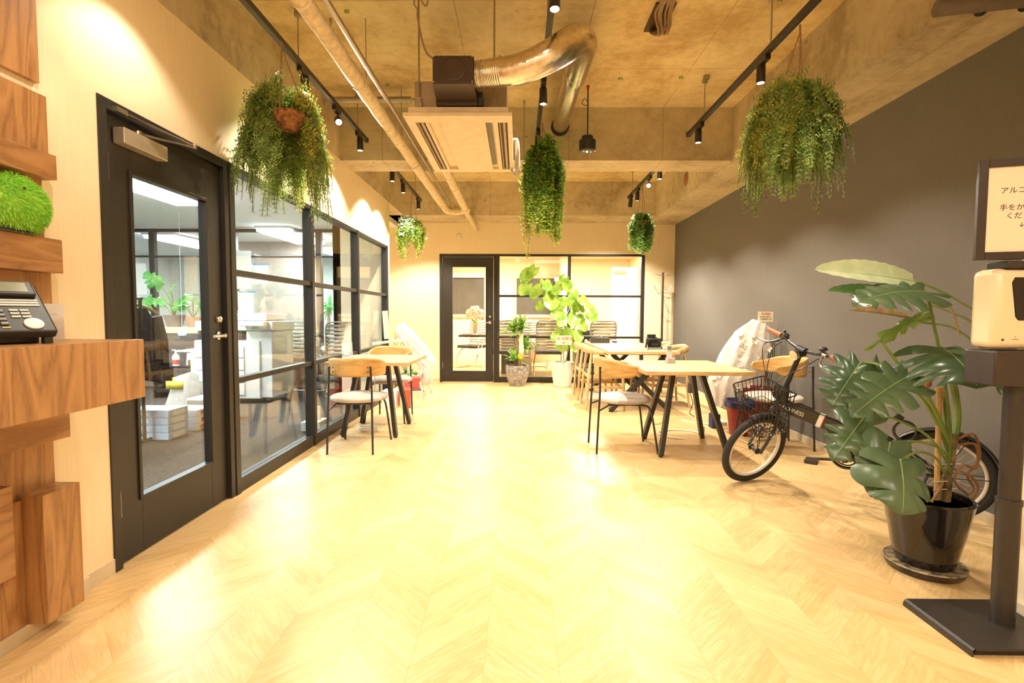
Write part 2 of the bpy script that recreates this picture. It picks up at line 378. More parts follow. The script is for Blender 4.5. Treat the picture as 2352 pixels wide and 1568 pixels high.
# ---------------------------------------------------------------- office shell and meeting room shell
S('ceiling_office', MB().box(-9, -1.95, -.6, 13, 2.52, 2.6), OFFW, 'white office ceiling')
S('wall_office_far', MB().box(-9.1, -9, -.6, 13, 0, 2.6), WHITE)
S('wall_office_back', MB().box(-9, -1.86, 13, 13.1, 0, 2.6), mat('office_end_wall', (.66, .71, .66), .8))
S('wall_office_panel', MB().box(-5.6, -4.05, 9.9, 10.0, 0, 2.52), mat('office_taupe_panel', (.36, .30, .27), .8), 'taupe wall panel in the far office')
S('wall_office_front', MB().box(-9, -1.86, -.7, -.6, 0, 2.6), WHITE)
S('wall_office_side', MB().box(-2.47, -2.44, 8.4, 13, 0, 2.6), mat('office_side_wall', (.33, .25, .19), .7))
glazing('window_3', 'black framed glass partition at the back of the office', [-8.9+9, -6.02+9, -4.67+9, -3.27+9, -2.5+9], 2.50, [2.05], (-9, 8.30, 0), 0, glassmat('office_pane', (.96, .98, .98), .6), pw=.09, bot=.07, top=.05, rh=.03)
S('ceiling_meeting', MB().box(-1.9, 2.9, 8.38, 12.1, 2.42, 2.5), mat('meeting_ceiling', (.74, .64, .47), .8))
S('wall_meeting_back', MB().box(-1.9, .3+.66, 12, 12.1, 0, 2.5).box(.96, 1.18, 11.4, 12.1, 0, 2.5).box(1.18, 2.9, 12, 12.1, 0, 2.5), CREAM)
S('wall_meeting_left', MB().box(-2.44, -1.75, 8.38, 12.1, 0, 2.5), CREAM)
S('wall_meeting_right', MB().box(2.62, 2.8, 8.38, 12.1, 0, 2.5), CREAM)
# ---------------------------------------------------------------- lighting tracks and spotlights
ZT = 2.755
LENS = emat('lit_lens', (1.0, .88, .66), 40)
ROD = mat('zinc_rod', (.42, .37, .29), .45, .8)
def track(x, y0, y1, rods, label):
    t = thing('lighting_track', label, 'light track', (x, y0, ZT), 0, 'black ceiling light tracks')
    MB().box(-.017, .017, 0, y1-y0, -.018, .018).box(-.006, .006, 0, y1-y0, -.0185, -.012).obj('rail', BLACKM, t, smooth=0, bevel=.002)
    bx('end_cap', BLK2, t, -.019, .019, y1-y0, y1-y0+.012, -.02, .02)
    for y in rods:
        b = MB().tube([(0, y-y0, .018), (0, y-y0, 3.10-ZT)], .005, 6).box(-.02, .02, y-y0-.012, y-y0+.012, 3.04-ZT, 3.07-ZT).box(-.012, .03, y-y0-.02, y-y0+.008, 3.065-ZT, 3.10-ZT)
        b.obj('suspension_rod', ROD, t, smooth=30)
    return t
track(-1.44, 2.0, 4.85, (2.45, 3.375, 4.6), 'black light track over the office partition, with the near fern hanging from it')
track(.172, 1.5, 4.70, (2.2, 3.15, 4.05), 'black light track over the middle of the room, running past the silver duct')
track(1.545, 1.6, 4.70, (2.35, 3.21, 4.32), 'black light track along the concrete beam above the bicycle')
track(-1.41, 5.45, 7.35, (5.8, 7.0), 'short black light track behind the cross beam at the partition end')
track(1.54, 5.45, 7.15, (5.8, 6.95), 'short black light track behind the cross beam near the charcoal wall')
AIMED = mat('spot_black', (.018, .017, .016), .38)
def spot(x, y, aim, label, pw=1.0, cone=62, blend=.45):
    """track spotlight: adapter box in the rail, cylinder head pointing at aim"""
    t = thing('track_spotlight', label, 'spotlight', (x, y, ZT-.018), 0, 'track spotlights')
    bx('track_adapter', AIMED, t, -.017, .017, -.09, .03, -.032, .0, .002)
    d = (V(aim)-V((x, y, ZT-.11))).normalized(); q = d.to_track_quat('-Z', 'Y').to_matrix().to_4x4(); T = Matrix.Translation((0, 0, -.085)) @ q
    h = MB().lathe([(.0, .055), (.024, .055), (.0275, .050), (.0275, -.05), (.0255, -.055), (.0225, -.055), (.0225, -.045)], n=20); h.v = [tuple(T @ V(v_)) for v_ in h.v]
    h.tube([(0, 0, -.03), (0, 0, -.045)], .008, 8)
    hd = h.obj('lamp_head', AIMED, t, smooth=40)
    l_ = MB().lathe([(.0, -.047), (.0225, -.047), (.0225, -.049), (.0, -.050)], n=20); l_.v = [tuple(T @ V(v_)) for v_ in l_.v]
    l_.obj('lens', LENS, hd, smooth=0)
    lo = lamp_obj('spot_beam', 'SPOT', tuple(T @ V((0, 0, -.06))), SPOT_W*pw, WARM, t, spot_size=rad(cone), spot_blend=blend, shadow_soft_size=.022)
    lo.rotation_euler = d.to_track_quat('-Z', 'Y').to_euler()
    return t
SP = [  # x, y, aim, label, power, cone
 (-1.44, 2.18, (-1.46, 2.2, 0), 'black track spotlight at the very top of the frame, over the office door', .28, 116),
 (-1.44, 3.47, (-1.42, 3.5, 0), 'black track spotlight beside the near hanging fern', .8, 116),
 (-1.44, 4.10, (.2, .4, .3), 'dazzling track spotlight turned to the camera behind the near fern', 2.2, 70),
 (-1.44, 4.66, (-1.42, 4.7, 0), 'black track spotlight at the far end of the partition track', 1.0, 116),
 (.172, 2.55, (.2, 2.2, 0), 'bright spotlight at the top edge of the frame on the middle track', .48, 116),
 (.172, 3.65, (.2, 3.7, 0), 'spotlight on the middle track just below the silver duct', 1.0, 116),
 (.172, 4.60, (.17, 4.7, 0), 'spotlight at the end of the middle track above the long trailing plant', 1.7, 116),
 (1.545, 3.33, (1.56, 3.35, 0), 'black spotlight beside the big fern hanging near the beam', .8, 114),
 (1.545, 4.45, (1.56, 4.5, 0), 'black spotlight at the far end of the track above the bicycle', 1.4, 114),
 (-1.41, 5.72, (-1.43, 5.75, 0), 'first spotlight on the short track behind the cross beam at the partition', 1.3, 116),
 (-1.41, 6.25, (-1.38, 6.3, 0), 'middle spotlight on the short track at the partition end', 1.3, 116),
 (-1.41, 7.20, (-1.43, 7.4, 0), 'last spotlight on the short track at the partition end, above the small fern', 2.6, 116),
 (1.54, 5.62, (1.55, 5.65, 0), 'first spotlight on the short track behind the cross beam near the charcoal wall', 1.7, 114),
 (1.54, 6.08, (.0, .6, .4), 'dazzling spotlight turned to the camera on the short far track', 1.5, 70),
 (1.54, 6.65, (1.5, 6.9, 0), 'spotlight beyond the dazzling one on the short far track', 2.0, 116),
 (1.54, 7.05, (1.3, 7.6, 0), 'last spotlight at the tip of the short far track', 2.6, 120),
]
for a in SP: spot(*a)
# unseen spotlights added to light the near end of the room, outside the frame
for x, y, ax, ay, pw, lb in ((1.545, 2.2, 1.5, 2.0, .55, 'over the monstera pot'), (.172, 1.7, .0, 1.6, .18, 'at the near end of the middle track'), (-1.0, 1.3, -1.3, 1.5, .34, 'over the walnut counter'), (.172, .2, .2, 1.2, .3, 'over the middle of the entrance'), (-1.0, -.6, -.8, .8, .3, 'far behind the walnut counter'), (1.2, -.4, 1.1, 1.0, .5, 'beside the cream pillar')):
    spot(x, y, (ax, ay, 0), 'unseen added spotlight outside the frame '+lb, pw, 110)
for x, y in ((-.4, -1.2), (.9, -1.4)): lamp_obj('entrance_fill_light', 'AREA', (x, y, 3.0), FILL_W, WARM, size=1.2)  # unseen area lights added as general fill, no fixture modelled
# ---------------------------------------------------------------- office ceiling lights
TUBE = emat('office_light', (.93, 1.0, .99), 14)
for i, (x, y, L_, lab) in enumerate(((-3.95, 5.5, 1.5, 'long white ceiling light seen through the office door pane'), (-3.95, 8.9, 1.5, 'white ceiling light seen behind the middle pane of the partition'),
        (-6.3, 9.6, 1.5, 'white ceiling light far behind the door pane'), (-2.95, 10.6, 1.2, 'white ceiling light over the far office desks'), (-5.3, 11.2, 1.2, 'faint recessed ceiling light deep in the office'),
        (-3.95, 2.2, 1.5, 'office ceiling light above the near carpet'), (-6.3, 5.5, 1.5, 'office ceiling light behind the coat rack'))):
    t = thing('ceiling_light', lab, 'ceiling light', (x, y, 2.52), 0, 'office ceiling lights')
    bx('housing', WHITE, t, -.29, .29, -L_/2-.02, L_/2+.02, -.035, 0, .004)
    bx('diffuser', TUBE, t, -.26, .26, -L_/2, L_/2, -.085, -.035, .004)
    lamp_obj('light_glow', 'AREA', (0, 0, -.095), 50, COOL, t, shape='RECTANGLE', size=.5, size_y=L_)
# ---------------------------------------------------------------- air conditioner cassette
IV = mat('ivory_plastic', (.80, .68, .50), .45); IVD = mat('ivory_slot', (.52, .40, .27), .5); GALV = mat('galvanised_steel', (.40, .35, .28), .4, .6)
ac = thing('air_conditioner', 'cream two way ceiling cassette air conditioner with a steel body', 'air conditioner', (-.353, 3.53, 2.25))
pn = MB()
hw, hd = .3135, .57
def frame_with_holes(mb, x0, x1, y0, y1, z0, z1, holes):
    xs = [x0]+[h for a in holes for h in (a[0], a[1])]+[x1]; ys = (holes[0][2], holes[0][3])
    mb.box(x0, x1, y0, ys[0], z0, z1).box(x0, x1, ys[1], y1, z0, z1)
    for a, b in zip(xs[::2], xs[1::2]): mb.box(a, b, ys[0], ys[1], z0, z1)
frame_with_holes(pn, -hw, hw, -hd, hd, 0, .022, [(-.262, -.205, -.47, .50), (-.185, -.115, -.47, .50), (.155, .20, -.47, .50), (.228, .285, -.47, .50)])
pn.obj('panel', IV, ac, smooth=0, bevel=.002)
bx('panel_rim', IV, ac, -.29, .29, -hd+.03, hd-.03, .022, .065, .004)
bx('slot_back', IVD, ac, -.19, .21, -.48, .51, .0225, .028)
for x0, x1 in ((-.262, -.205), (.228, .285)):
    MB().box(x0, x1, -.47, .5, .016, .02).obj('outlet_recess', mat('slot_dark', (.05, .035, .025), .6), ac, smooth=0)
    MB().box(x0+.008, x0+.014, -.47, .5, .004, .016).box(x0+.03, x0+.045, -.46, .49, .006, .012).obj('louvre', mat('louvre', (.45, .33, .22), .5), ac, smooth=0)
bx('filter_grille', mat('grille_grey', (.16, .15, .13), .5, noise=(200, .3)), ac, .157, .188, -.46, .40, .010, .014)
bd = bx('body', GALV, ac, -.275, .28, -.42, .45, .065, .263, .004)
for x in (-.24, .0, .24):
    for z in (.09, .245): MB().ball((x, -.422, z), .006, 6, 4).obj('screw', SILV, bd)
for x in (-.245, .205):
    for y in (-.435, .46):
        MB().tube([(x, y, .10), (x, y, 3.10-2.25)], .006, 6).box(x-.02, x+.02, y-.02, y+.02, .10, .12).box(x-.014, x+.014, y-.01, y+.02, .12, .16).obj('hanging_rod', ROD, ac, smooth=30)
MB().tube(bez([(-.245, -.435, .70), (-.25, -.44, .62), (-.2, -.46, .42), (-.12, -.50, .34)]), .006, 6).tube(bez([(-.245, -.44, .66), (-.27, -.45, .70), (-.24, -.47, .73), (-.20, -.44, .69), (-.15, -.5, .78), (-.02, -.6, .85)]), .005, 6).obj('drain_hose', mat('hose', (.36, .27, .17), .6), ac)
MB().tube(bez([(.29, .2, .10), (.335, .2, .12), (.345, .25, .02), (.34, .38, -.06), (.31, .5, .0), (.29, .55, .03)]), .018, 8).obj('side_pipe', GALV, ac)
# black fan box in front of the cassette
BRN = mat('dark_brown_enamel', (.045, .026, .018), .42)
fb = thing('fan_box', 'dark brown duct fan box standing on the cassette', 'fan box', (-.353, 2.95, 2.315))
bx('chamber', BRN, fb, -.115, .108, -.15, .10, .045, .195, .006)
bx('base', BRN, fb, -.125, .115, .02, .14, .003, .085, .004)
MB().add([(-.115, -.148, .045), (.108, -.148, .045), (.115, .02, .02), (-.120, .02, .02), (-.115, .05, .05), (.108, .05, .05)], [(0, 1, 2, 3), (3, 2, 5, 4), (0, 3, 4), (1, 5, 2), (0, 4, 5, 1)]).obj('flange', BRN, fb, smooth=0)
bx('wiring_cover', BLK2, fb, .116, .145, .03, .14, .003, .08, .003)
MB().lathe([(.060, -.001), (.062, .001), (.060, .002), (.054, .002)], (.0, -.1505, .122), 32, M=Matrix.Rotation(pi/2, 3, 'X')).obj('round_cover', mat('brown_gloss', (.05, .03, .02), .35), fb)
for x, y, z in ((-.108, -.151, .055), (.100, -.151, .055), (-.108, -.151, .188), (.100, -.151, .188), (-.11, .019, .06), (.10, .019, .06)): MB().ball((x, y, z), .0042, 6, 4).obj('screw', SILV, fb)
# flexible duct
DUCT = (lambda t: (t.base(t.ramp(t.noise(t.xyz((1, 1, 1)), 30, 2), [(.3, (.62, .56, .48)), (.7, (.80, .74, .64))])), setattr(t.b.inputs['Metallic'], 'default_value', 1.0), setattr(t.b.inputs['Roughness'], 'default_value', .24), t.bump(t.noise(t.xyz((1, 1, 1)), 40, 2), .25, .004), t.m)[-1])(NT('aluminium_duct'))
du = thing('ventilation_duct', 'silver flexible duct curving from the fan box into the cross beam', 'duct', (-.24, 2.90, 2.45))
O = V((-.24, 2.90, 2.45))
path = [V(p)-O for p in ((-.247, 2.90, 2.45), (-.15, 2.88, 2.452), (.022, 2.84, 2.46), (.19, 2.84, 2.535), (.32, 2.95, 2.665), (.395, 3.20, 2.77), (.41, 3.5, 2.835), (.405, 3.80, 2.86))]
pp = bez(path, 26); rr = [(.070+.016*min(1, i/90))+.0008*(1 if i % 2 else -1) for i in range(len(pp))]
MB().tube(pp, rr, 28).obj('flexible_hose', DUCT, du, smooth=25)
p2 = [V(p)-O for p in ((.405, 3.74, 2.855), (.40, 4.2, 2.885), (.395, 4.97, 2.915))]
MB().tube(p2, .074, 24).obj('rigid_pipe', DUCT, du)
MB().tube([p2[0]+V((0, -.03, 0)), p2[0]+V((0, .05, .003))], .090, 24).obj('collar', DUCT, du)
MB().tube([V((.396, 4.92, 2.912))-O, V((.395, 4.968, 2.914))-O], .086, 24).obj('wall_flange', mat('black_seal', (.02, .018, .016), .7), du)
for t_ in (3, 8, 13): MB().tube([pp[t_], pp[t_+1]], .0735, 24).obj('clamp_band', CHROME, du)
# lagged refrigerant pipes
LAG = mat('lagging_tape', (.72, .60, .40), .55, noise=(25, .12), bump=(60, .5))
def lagpipe(x, y0, y1, z, lab, r=.046):
    p = thing('refrigerant_pipe', lab, 'pipe', (x, y0, z), 0, 'cream lagged refrigerant pipes')
    n = 60; P = [V((rnd.uniform(-.002, .002), (y1-y0)*i/n, rnd.uniform(-.002, .002))) for i in range(n+1)]
    MB().tube(P, [r*(1+rnd.uniform(-.05, .05)) for _ in P], 14).obj('lagging', LAG, p, smooth=60)
    for i in range(6):
        y = (y1-y0)*(i+.5)/6; MB().tube([(0, y, 0), (0, y+.012, 0)], r*1.09, 14).obj('band', mat('band_cream', (.78, .7, .55), .5), p)
    for y in ((1.6, 2.64) if y0 < 3 else (.5,)):
        MB().tube([(-.06, y, 0), (-.06, y, 3.10-z)], .004, 6).obj('hanging_rod', ROD, p)
    return p
pA = lagpipe(-.975, 1.9, 6.85, 2.52, 'long lagged pipe running from the top of the frame past the cassette')
pB = lagpipe(-.71, 4.1, 6.75, 2.52, 'short lagged pipe leaving the far end of the cassette')
MB().tube([(.075, 0, .055), (.075, 4.9, .055)], .016, 8).obj('conduit', GALV, pA)
jn = thing('pipe_joint', 'taped cream pipe joint looping between the two lagged pipes', 'pipe joint', (-.975, 6.85, 2.52))
MB().tube(bez([(0, -.02, 0), (.03, .05, -.01), (.14, .08, -.015), (.26, .05, .0), (.265, -.06, 0)]), .044, 12).obj('bend', LAG, jn)
MB().tube(bez([(.03, .06, .05), (.10, .12, .07), (.22, .10, .06), (.29, .03, .02), (.30, -.02, -.02)]), .03, 10).obj('loop', LAG, jn)
MB().tube(bez([(.26, .0, 0), (.27, .12, -.03), (.285, .30, -.04), (.30, 1.42, -.02)]), .035, 10).obj('tail', LAG, jn)
# smoke outlet rod etc: threaded rods left in the slab
for i, (x, y, z, lab) in enumerate(((-1.27, 3.5, 2.98, 'short threaded rod left in the slab near the lagged pipe'), (.05, 4.8, 2.55, 'thin threaded rod hanging left of the long trailing plant'))):
    t = MB().tube([(0, 0, z-3.10), (0, 0, 0)], .0045, 6).tube([(0, 0, -.03), (0, 0, 0)], .01, 6).obj('threaded_rod', ROD, None, loc=(x, y, 3.10)); tag(t, lab, 'rod', 'threaded ceiling rods')
# ceiling conduit crossing
cd = MB().tube([(-1.70, 4.55, 3.0), (-.95, 4.55, 3.0)], .028, 10).obj('crossing_conduit', GALV); tag(cd, 'steel conduit crossing under the slab behind the near fern', 'pipe')
wr = MB().tube(bez([(-.93, 4.5, 2.99), (-.7, 4.5, 2.955), (-.35, 4.52, 2.97), (-.1, 4.5, 3.0)]), .004, 6).obj('ceiling_cable', BLK2); tag(wr, 'thin dark cable sagging under the slab left of the cassette', 'cable')
# cable bundle in a slab opening
kb = thing('cable_bundle', 'bundle of brown cables dropping from a broken hole in the slab', 'cables', (.925, 3.33, 3.10))
MB().box(-.055, .075, .0, .32, -.012, .0).obj('hole_edge', mat('hole_brown', (.10, .06, .03), .9), kb)
cm = MB()
for i in range(9):
    x = -.035+i*.009; cm.tube(bez([(x-.03, -.30+.02*i, .0), (x-.01, -.12, -.045), (x+rnd.uniform(-.02, .02), .02, -.06), (x+.02, .08, -.13+rnd.uniform(-.03, .02)), (x+rnd.uniform(-.01, .03), .20, -.085), (x+.02, .30, -.01)]), .0075, 6)
cm.obj('cable_loops', mat('cable_brown', (.28, .19, .11), .6), kb)
# green plastic ties on the slab
for x, y, lb in ((-1.13, 3.40, 'nearest the top of the lagged pipe'), (-1.13, 4.45, 'left of the cassette before the cross beam'), (.85, 4.35, 'right of the silver duct end'), (1.35, 4.33, 'just left of the far end of the beam track'), (1.63, 3.29, 'beside the clamp of the beam track')):
    g = MB()
    for q in (-.012, 0, .012): g.tube([(q, 0, 0), (q+rnd.uniform(-.006, .006), .0, -.022)], .0035, 5)
    tag(g.obj('green_tie', mat('green_plastic', (.10, .30, .05), .5), None, loc=(x, y, 3.10)), 'small green plastic stub, '+lb, 'plastic tie', 'green tie stubs in the slab')
# downpipe with clamps at top right corner
dp = thing('drain_pipe', 'grey pipe with black clamps under the beam at the upper right corner', 'pipe', (2.05, 2.40, 2.53))
MB().tube([(-.13, .03, .0), (.6, -.12, .0)], .035, 14).obj('pipe', mat('pipe_grey', (.16, .13, .10), .6), dp)
for x in (.07, .24): MB().tube([(x-.007, .03-x*.2, 0), (x+.007, .03-x*.2, 0)], .039, 14).obj('clamp', BLK2, dp)
# pendant speaker
ps = thing('pendant_speaker', 'black round speaker hanging on a thin rod before the cross beam', 'speaker', (.60, 4.5, 2.54))
MB().lathe([(0, .0), (.06, .0), (.072, .006), (.073, .012), (.073, .088), (.068, .094), (.050, .096), (.050, .125), (.044, .130), (0, .130)], n=28).obj('housing', mat('speaker_black', (.02, .019, .02), .5), ps)
MB().lathe([(0, -.003), (.063, -.003), (.066, .001)], n=28).obj('grille', mat('speaker_grey', (.08, .075, .07), .6), ps)
MB().ball((-.005, -.012, -.004), .012, 10, 6).ball((-.035, -.02, -.004), .006, 8, 5).ball((.03, .0, -.004), .006, 8, 5).obj('glow_dots', emat('dot_glow', (.9, .85, .7), .5), ps)  # small balls with a weak glow put into their material
MB().tube([(0, 0, .13), (0, 0, .56)], .006, 8).tube(bez([(0, 0, .42), (-.03, 0, .45), (-.05, 0, .41), (-.02, 0, .39), (0, 0, .40)]), .003, 5).obj('rod', BLK2, ps)
MB().lathe([(0, 0), (.014, 0), (.014, .02), (0, .02)], (0, 0, .54), 10).obj('red_anchor', mat('red_plastic', (.45, .03, .02), .5), ps)
# small round smoke alarm on the back wall
sm = MB().lathe([(.048, 0), (.048, .01), (.036, .022), (0, .026)], (0, 0, 0), 24, M=Matrix.Rotation(pi/2, 3, 'X')).obj('wall_sensor', mat('sensor_cream', (.78, .72, .62), .4), None, loc=(-.96, YB-.001, 2.385)); tag(sm, 'small round sensor on the cream wall above the back door', 'sensor')
ht = MB().lathe([(.085, 0), (.075, .006), (0, .012)], (0, 0, 0), 24, M=Matrix.Rotation(-pi/2, 3, 'Y') @ Matrix.Diagonal((1.0, 1, 1))).obj('vent_cap', mat('rust_plastic', (.28, .12, .06), .6), None, loc=(2.05, 6.3, 2.78)); tag(ht, 'rusty brown oval cap on the beam side near the far track', 'cap')
# ---------------------------------------------------------------- furniture of the cafe space
OAKTOP = wood('oak_butcher_block', (.72, .50, .26), (.64, .42, .19), (.50, .31, .13), (.6, 6, 6), .42, 1.6)
PLY = wood('oak_plywood', (.70, .44, .17), (.60, .36, .12), (.48, .27, .085), (.7, .7, 7), .4, 1.6)
OAKC = wood('oak_chair_wood', (.66, .45, .22), (.57, .37, .16), (.44, .27, .11), (6, 6, .7), .42, 1.6)
FAB = mat('beige_fabric', (.62, .56, .50), .9, noise=(220, .12), bump=(320, .5))
FAB2 = mat('grey_beige_fabric', (.44, .40, .36), .9, noise=(220, .15), bump=(320, .5))
LEA = mat('black_leather', (.022, .026, .034), .35, noise=(60, .1), bump=(150, .2))
def table_top(t, x0, x1, y0, y1, z0, z1):
    m = bx('tabletop', OAKTOP, t, x0, x1, y0, y1, z0, z1, .003); return m
def trestle_table(name, label, x0, x1, y0, y1, ztop, feet, tops):
    cx, cy = (x0+x1)/2, (y0+y1)/2; t = thing(name, label, 'table', (cx, cy, 0), 0, 'small oak cafe tables with black legs')
    table_top(t, x0-cx, x1-cx, y0-cy, y1-cy, ztop-.03, ztop)
    for (fx, fy), (tx, ty) in zip(feet, tops):
        l_ = MB().bar((fx-cx, fy-cy, .012), (tx-cx, ty-cy, ztop-.032), .062, .035, (1, 0, 0))
        l_.obj('leg', BLACKM, t, smooth=0, bevel=.003)
        MB().lathe([(.014, 0), (.014, .014), (0, .014)], (fx-cx, fy-cy, 0), 10).obj('foot_pad', BLK2, t)
    b = MB().bar((tops[0][0]-cx, tops[0][1]-cy, ztop-.04), (tops[1][0]-cx, tops[1][1]-cy, ztop-.04), .05, .02).bar((tops[2][0]-cx, tops[2][1]-cy, ztop-.04), (tops[3][0]-cx, tops[3][1]-cy, ztop-.04), .05, .02).bar((x0-cx+.08, 0, ztop-.04), (x1-cx-.08, 0, ztop-.04), .03, .02)
    b.obj('under_frame', BLACKM, t, smooth=0)
    return t
trestle_table('cafe_table', 'small square oak table with splayed black legs, nearest the bicycle', .95, 1.745, 3.72, 4.66, .70,
   [(1.128, 3.935), (1.141, 4.52), (1.677, 4.56), (1.684, 4.003)], [(1.25, 4.06), (1.285, 4.40), (1.515, 4.40), (1.47, 4.06)])
trestle_table('cafe_table', 'small square oak table with splayed black legs beside the glass partition', -1.66, -.935, 4.30, 5.15, .70,
   [(-1.585, 4.52), (-1.585, 5.09), (-1.10, 5.083), (-1.10, 4.505)], [(-1.46, 4.63), (-1.44, 4.97), (-1.22, 4.97), (-1.20, 4.63)])
xt = thing('dining_table', 'long oak table on crossed black legs behind the small oak table', 'table', (1.40, 6.6, 0))
table_top(xt, -.395, .40, -1.0, 1.0, .678, .712)
for y in (-.80, .80):
    a = MB().bar((-.33, y, .012), (.31, y, .66), .05, .075, (0, 1, 0)).bar((.355, y+.05, .012), (-.30, y+.05, .66), .05, .075, (0, 1, 0)); a.obj('crossed_legs', BLACKM, xt, smooth=0, bevel=.003)
    MB().box(-.34, .34, y-.03, y+.08, .66, .677).obj('top_plate', BLACKM, xt, smooth=0)
    for x_, yy in ((-.33, y), (.355, y+.05)): MB().lathe([(.016, 0), (.016, .014), (0, .014)], (x_, yy, 0), 10).obj('foot_pad', BLK2, xt)
# curved plywood cafe chair ; front is +y, seat centre at the origin
def shell(mb, z0, z1, A=118, ax=.215, ay=.205, cy=-.02, tilt=.10):
    def fn(u, v_):
        a = (u*2-1)*rad(A); q = abs(u*2-1)
        k = max(0, (q-.30)/.70); k2 = k*k*(3-2*k)
        top = z1-.058*k2; bot = z0+.035*max(0, (q-.82)/.18)
        if q > .93: e = (q-.93)/.07; m_ = (top+bot)/2; top = m_+(top-m_)*math.sqrt(max(0, 1-e*e)); bot = m_+(bot-m_)*math.sqrt(max(0, 1-e*e))
        z = bot+(top-bot)*v_; ex = 1+tilt*(z-z0)/.16*.6
        sx = sin(a); sy = cos(a)
        yy = cy-ay*sy*ex if sy > 0 else cy-ay*1.35*sy
        return (ax*sx*ex*(1.0 if sy > 0 else 1.0+.04*sy), yy, z)
    return mb.grid(fn, 44, 6)
def cafe_chair(label, loc, rz):
    t = thing('cafe_chair', label, 'chair', loc, rz, 'oak shell cafe chairs with pale round seats')
    shell(MB(), .615, .765).obj('backrest', PLY, t, thick=.011, smooth=60)
    n = 32; se = MB(); prof = [(0, .395), (.19, .398), (.223, .408), (.232, .425), (.222, .440), (.17, .452), (.08, .457), (0, .458)]
    vs_ = []; 
    for r, z in prof:
        for k in range(n):
            a = 2*pi*k/n; c_, s_ = cos(a), sin(a); rx = r*1.0; ry = r*.95
            vs_.append((math.copysign(abs(c_)**.88, c_)*rx, math.copysign(abs(s_)**.88, s_)*ry+.01, z))
    fs = [(i*n+k, i*n+(k+1) % n, (i+1)*n+(k+1) % n, (i+1)*n+k) for i in range(len(prof)-1) for k in range(n)]
    se.v = vs_; se.f = fs; se.mi = [1 if (k/n > .93 or k/n < .36) else 0 for i in range(len(prof)-1) for k in range(n)]
    se.obj('seat', [FAB, FAB2], t, smooth=70)
    r = .0085
    for s_ in (-1, 1):
        MB().tube(bez([(s_*.182, -.245, 0), (s_*.176, -.232, .30), (s_*.172, -.222, .50), (s_*.163, -.222, .70)], 6), r, 8).obj('leg', BLACKM, t)
        MB().tube(bez([(s_*.205, .245, 0), (s_*.178, .205, .28), (s_*.165, .18, .365), (s_*.150, .14, .386), (s_*.13, .05, .387)], 6), r, 8).obj('leg', BLACKM, t)
    sf = MB()
    for s_ in (-1, 1): sf.tube([(s_*.13, .06, .387), (s_*.14, -.14, .387), (s_*.172, -.222, .35)], .0075, 8)
    sf.tube([(-.135, .06, .387), (.135, .06, .387)], .0075, 8).tube([(-.14, -.13, .387), (.14, -.13, .387)], .0075, 8).obj('seat_frame', BLACKM, t)
    for s_ in (-1, 1):
        for z in (.655, .69): MB().ball((s_*.14, -.225+.017, z), .006, 8, 5, (1, .6, 1)).obj('screw', BLK2, t)
    return t
c0 = cafe_chair('oak shell chair with pale seat, its back to the camera, beside the glass partition', (-1.327, 4.185, 0), 0)
dup(c0, (-1.355, 5.33, 0), pi, 'oak shell chair facing the camera behind the table at the glass partition')
dup(c0, (.875, 4.205, 0), -pi/2+.04, 'oak shell chair with two-tone seat tucked in at the aisle side of the small table')
dup(c0, (2.19, 4.30, 0), pi/2+.05, 'oak shell chair against the charcoal wall, behind the bicycle handlebar')
# wooden elbow chair (front +y)
def elbow_chair(label, loc, rz):
    t = thing('elbow_chair', label, 'chair', loc, rz, 'light oak elbow chairs with black seats')
    pts = bez([(-.265, .02, .665), (-.25, -.10, .685), (-.17, -.205, .705), (0, -.235, .715), (.17, -.205, .705), (.25, -.10, .685), (.265, .02, .665)], 7)
    n = len(pts); MB().tube(pts, [.011+.014*sin(pi*i/(n-1)) + .003 for i in range(n)], 10, flat=1.5).obj('back_rail', OAKC, t, smooth=60)
    for s_ in (-1, 1):
        MB().tube([(s_*.245, -.225, 0), (s_*.222, -.195, .40), (s_*.215, -.165, .685)], [.012, .019, .013], 10).obj('leg', OAKC, t)
        MB().tube([(s_*.245, .225, 0), (s_*.23, .205, .38), (s_*.225, .195, .44)], [.012, .018, .014], 10).obj('leg', OAKC, t)
        MB().bar((s_*.235, -.20, .27), (s_*.235, .21, .27), .016, .035).obj('stretcher', OAKC, t, smooth=0, bevel=.003)
        MB().bar((s_*.225, -.19, .395), (s_*.225, .20, .395), .018, .045).obj('seat_rail', OAKC, t, smooth=0, bevel=.003)
    MB().bar((-.235, .21, .25), (.235, .21, .25), .016, .035).obj('stretcher', OAKC, t, smooth=0, bevel=.003)
    for y in (-.195, .2): MB().bar((-.22, y, .395), (.22, y, .395), .018, .045).obj('seat_rail', OAKC, t, smooth=0, bevel=.003)
    MB().box(-.225, .225, -.20, .225, .415, .45).obj('seat', LEA, t, smooth=60, bevel=.014)
    return t
e0 = elbow_chair('oak elbow chair with black seat at the aisle side of the long table, nearer one', (1.03, 6.13, 0), -pi/2)
dup(e0, (1.01, 6.80, 0), -pi/2, 'oak elbow chair at the aisle side of the long table, farther one')
dup(e0, (1.85, 6.33, 0), pi/2, 'oak elbow chair with black seat on the wall side of the long table, nearer one')
dup(e0, (1.86, 7.05, 0), pi/2, 'oak elbow chair on the wall side of the long table, farther one')
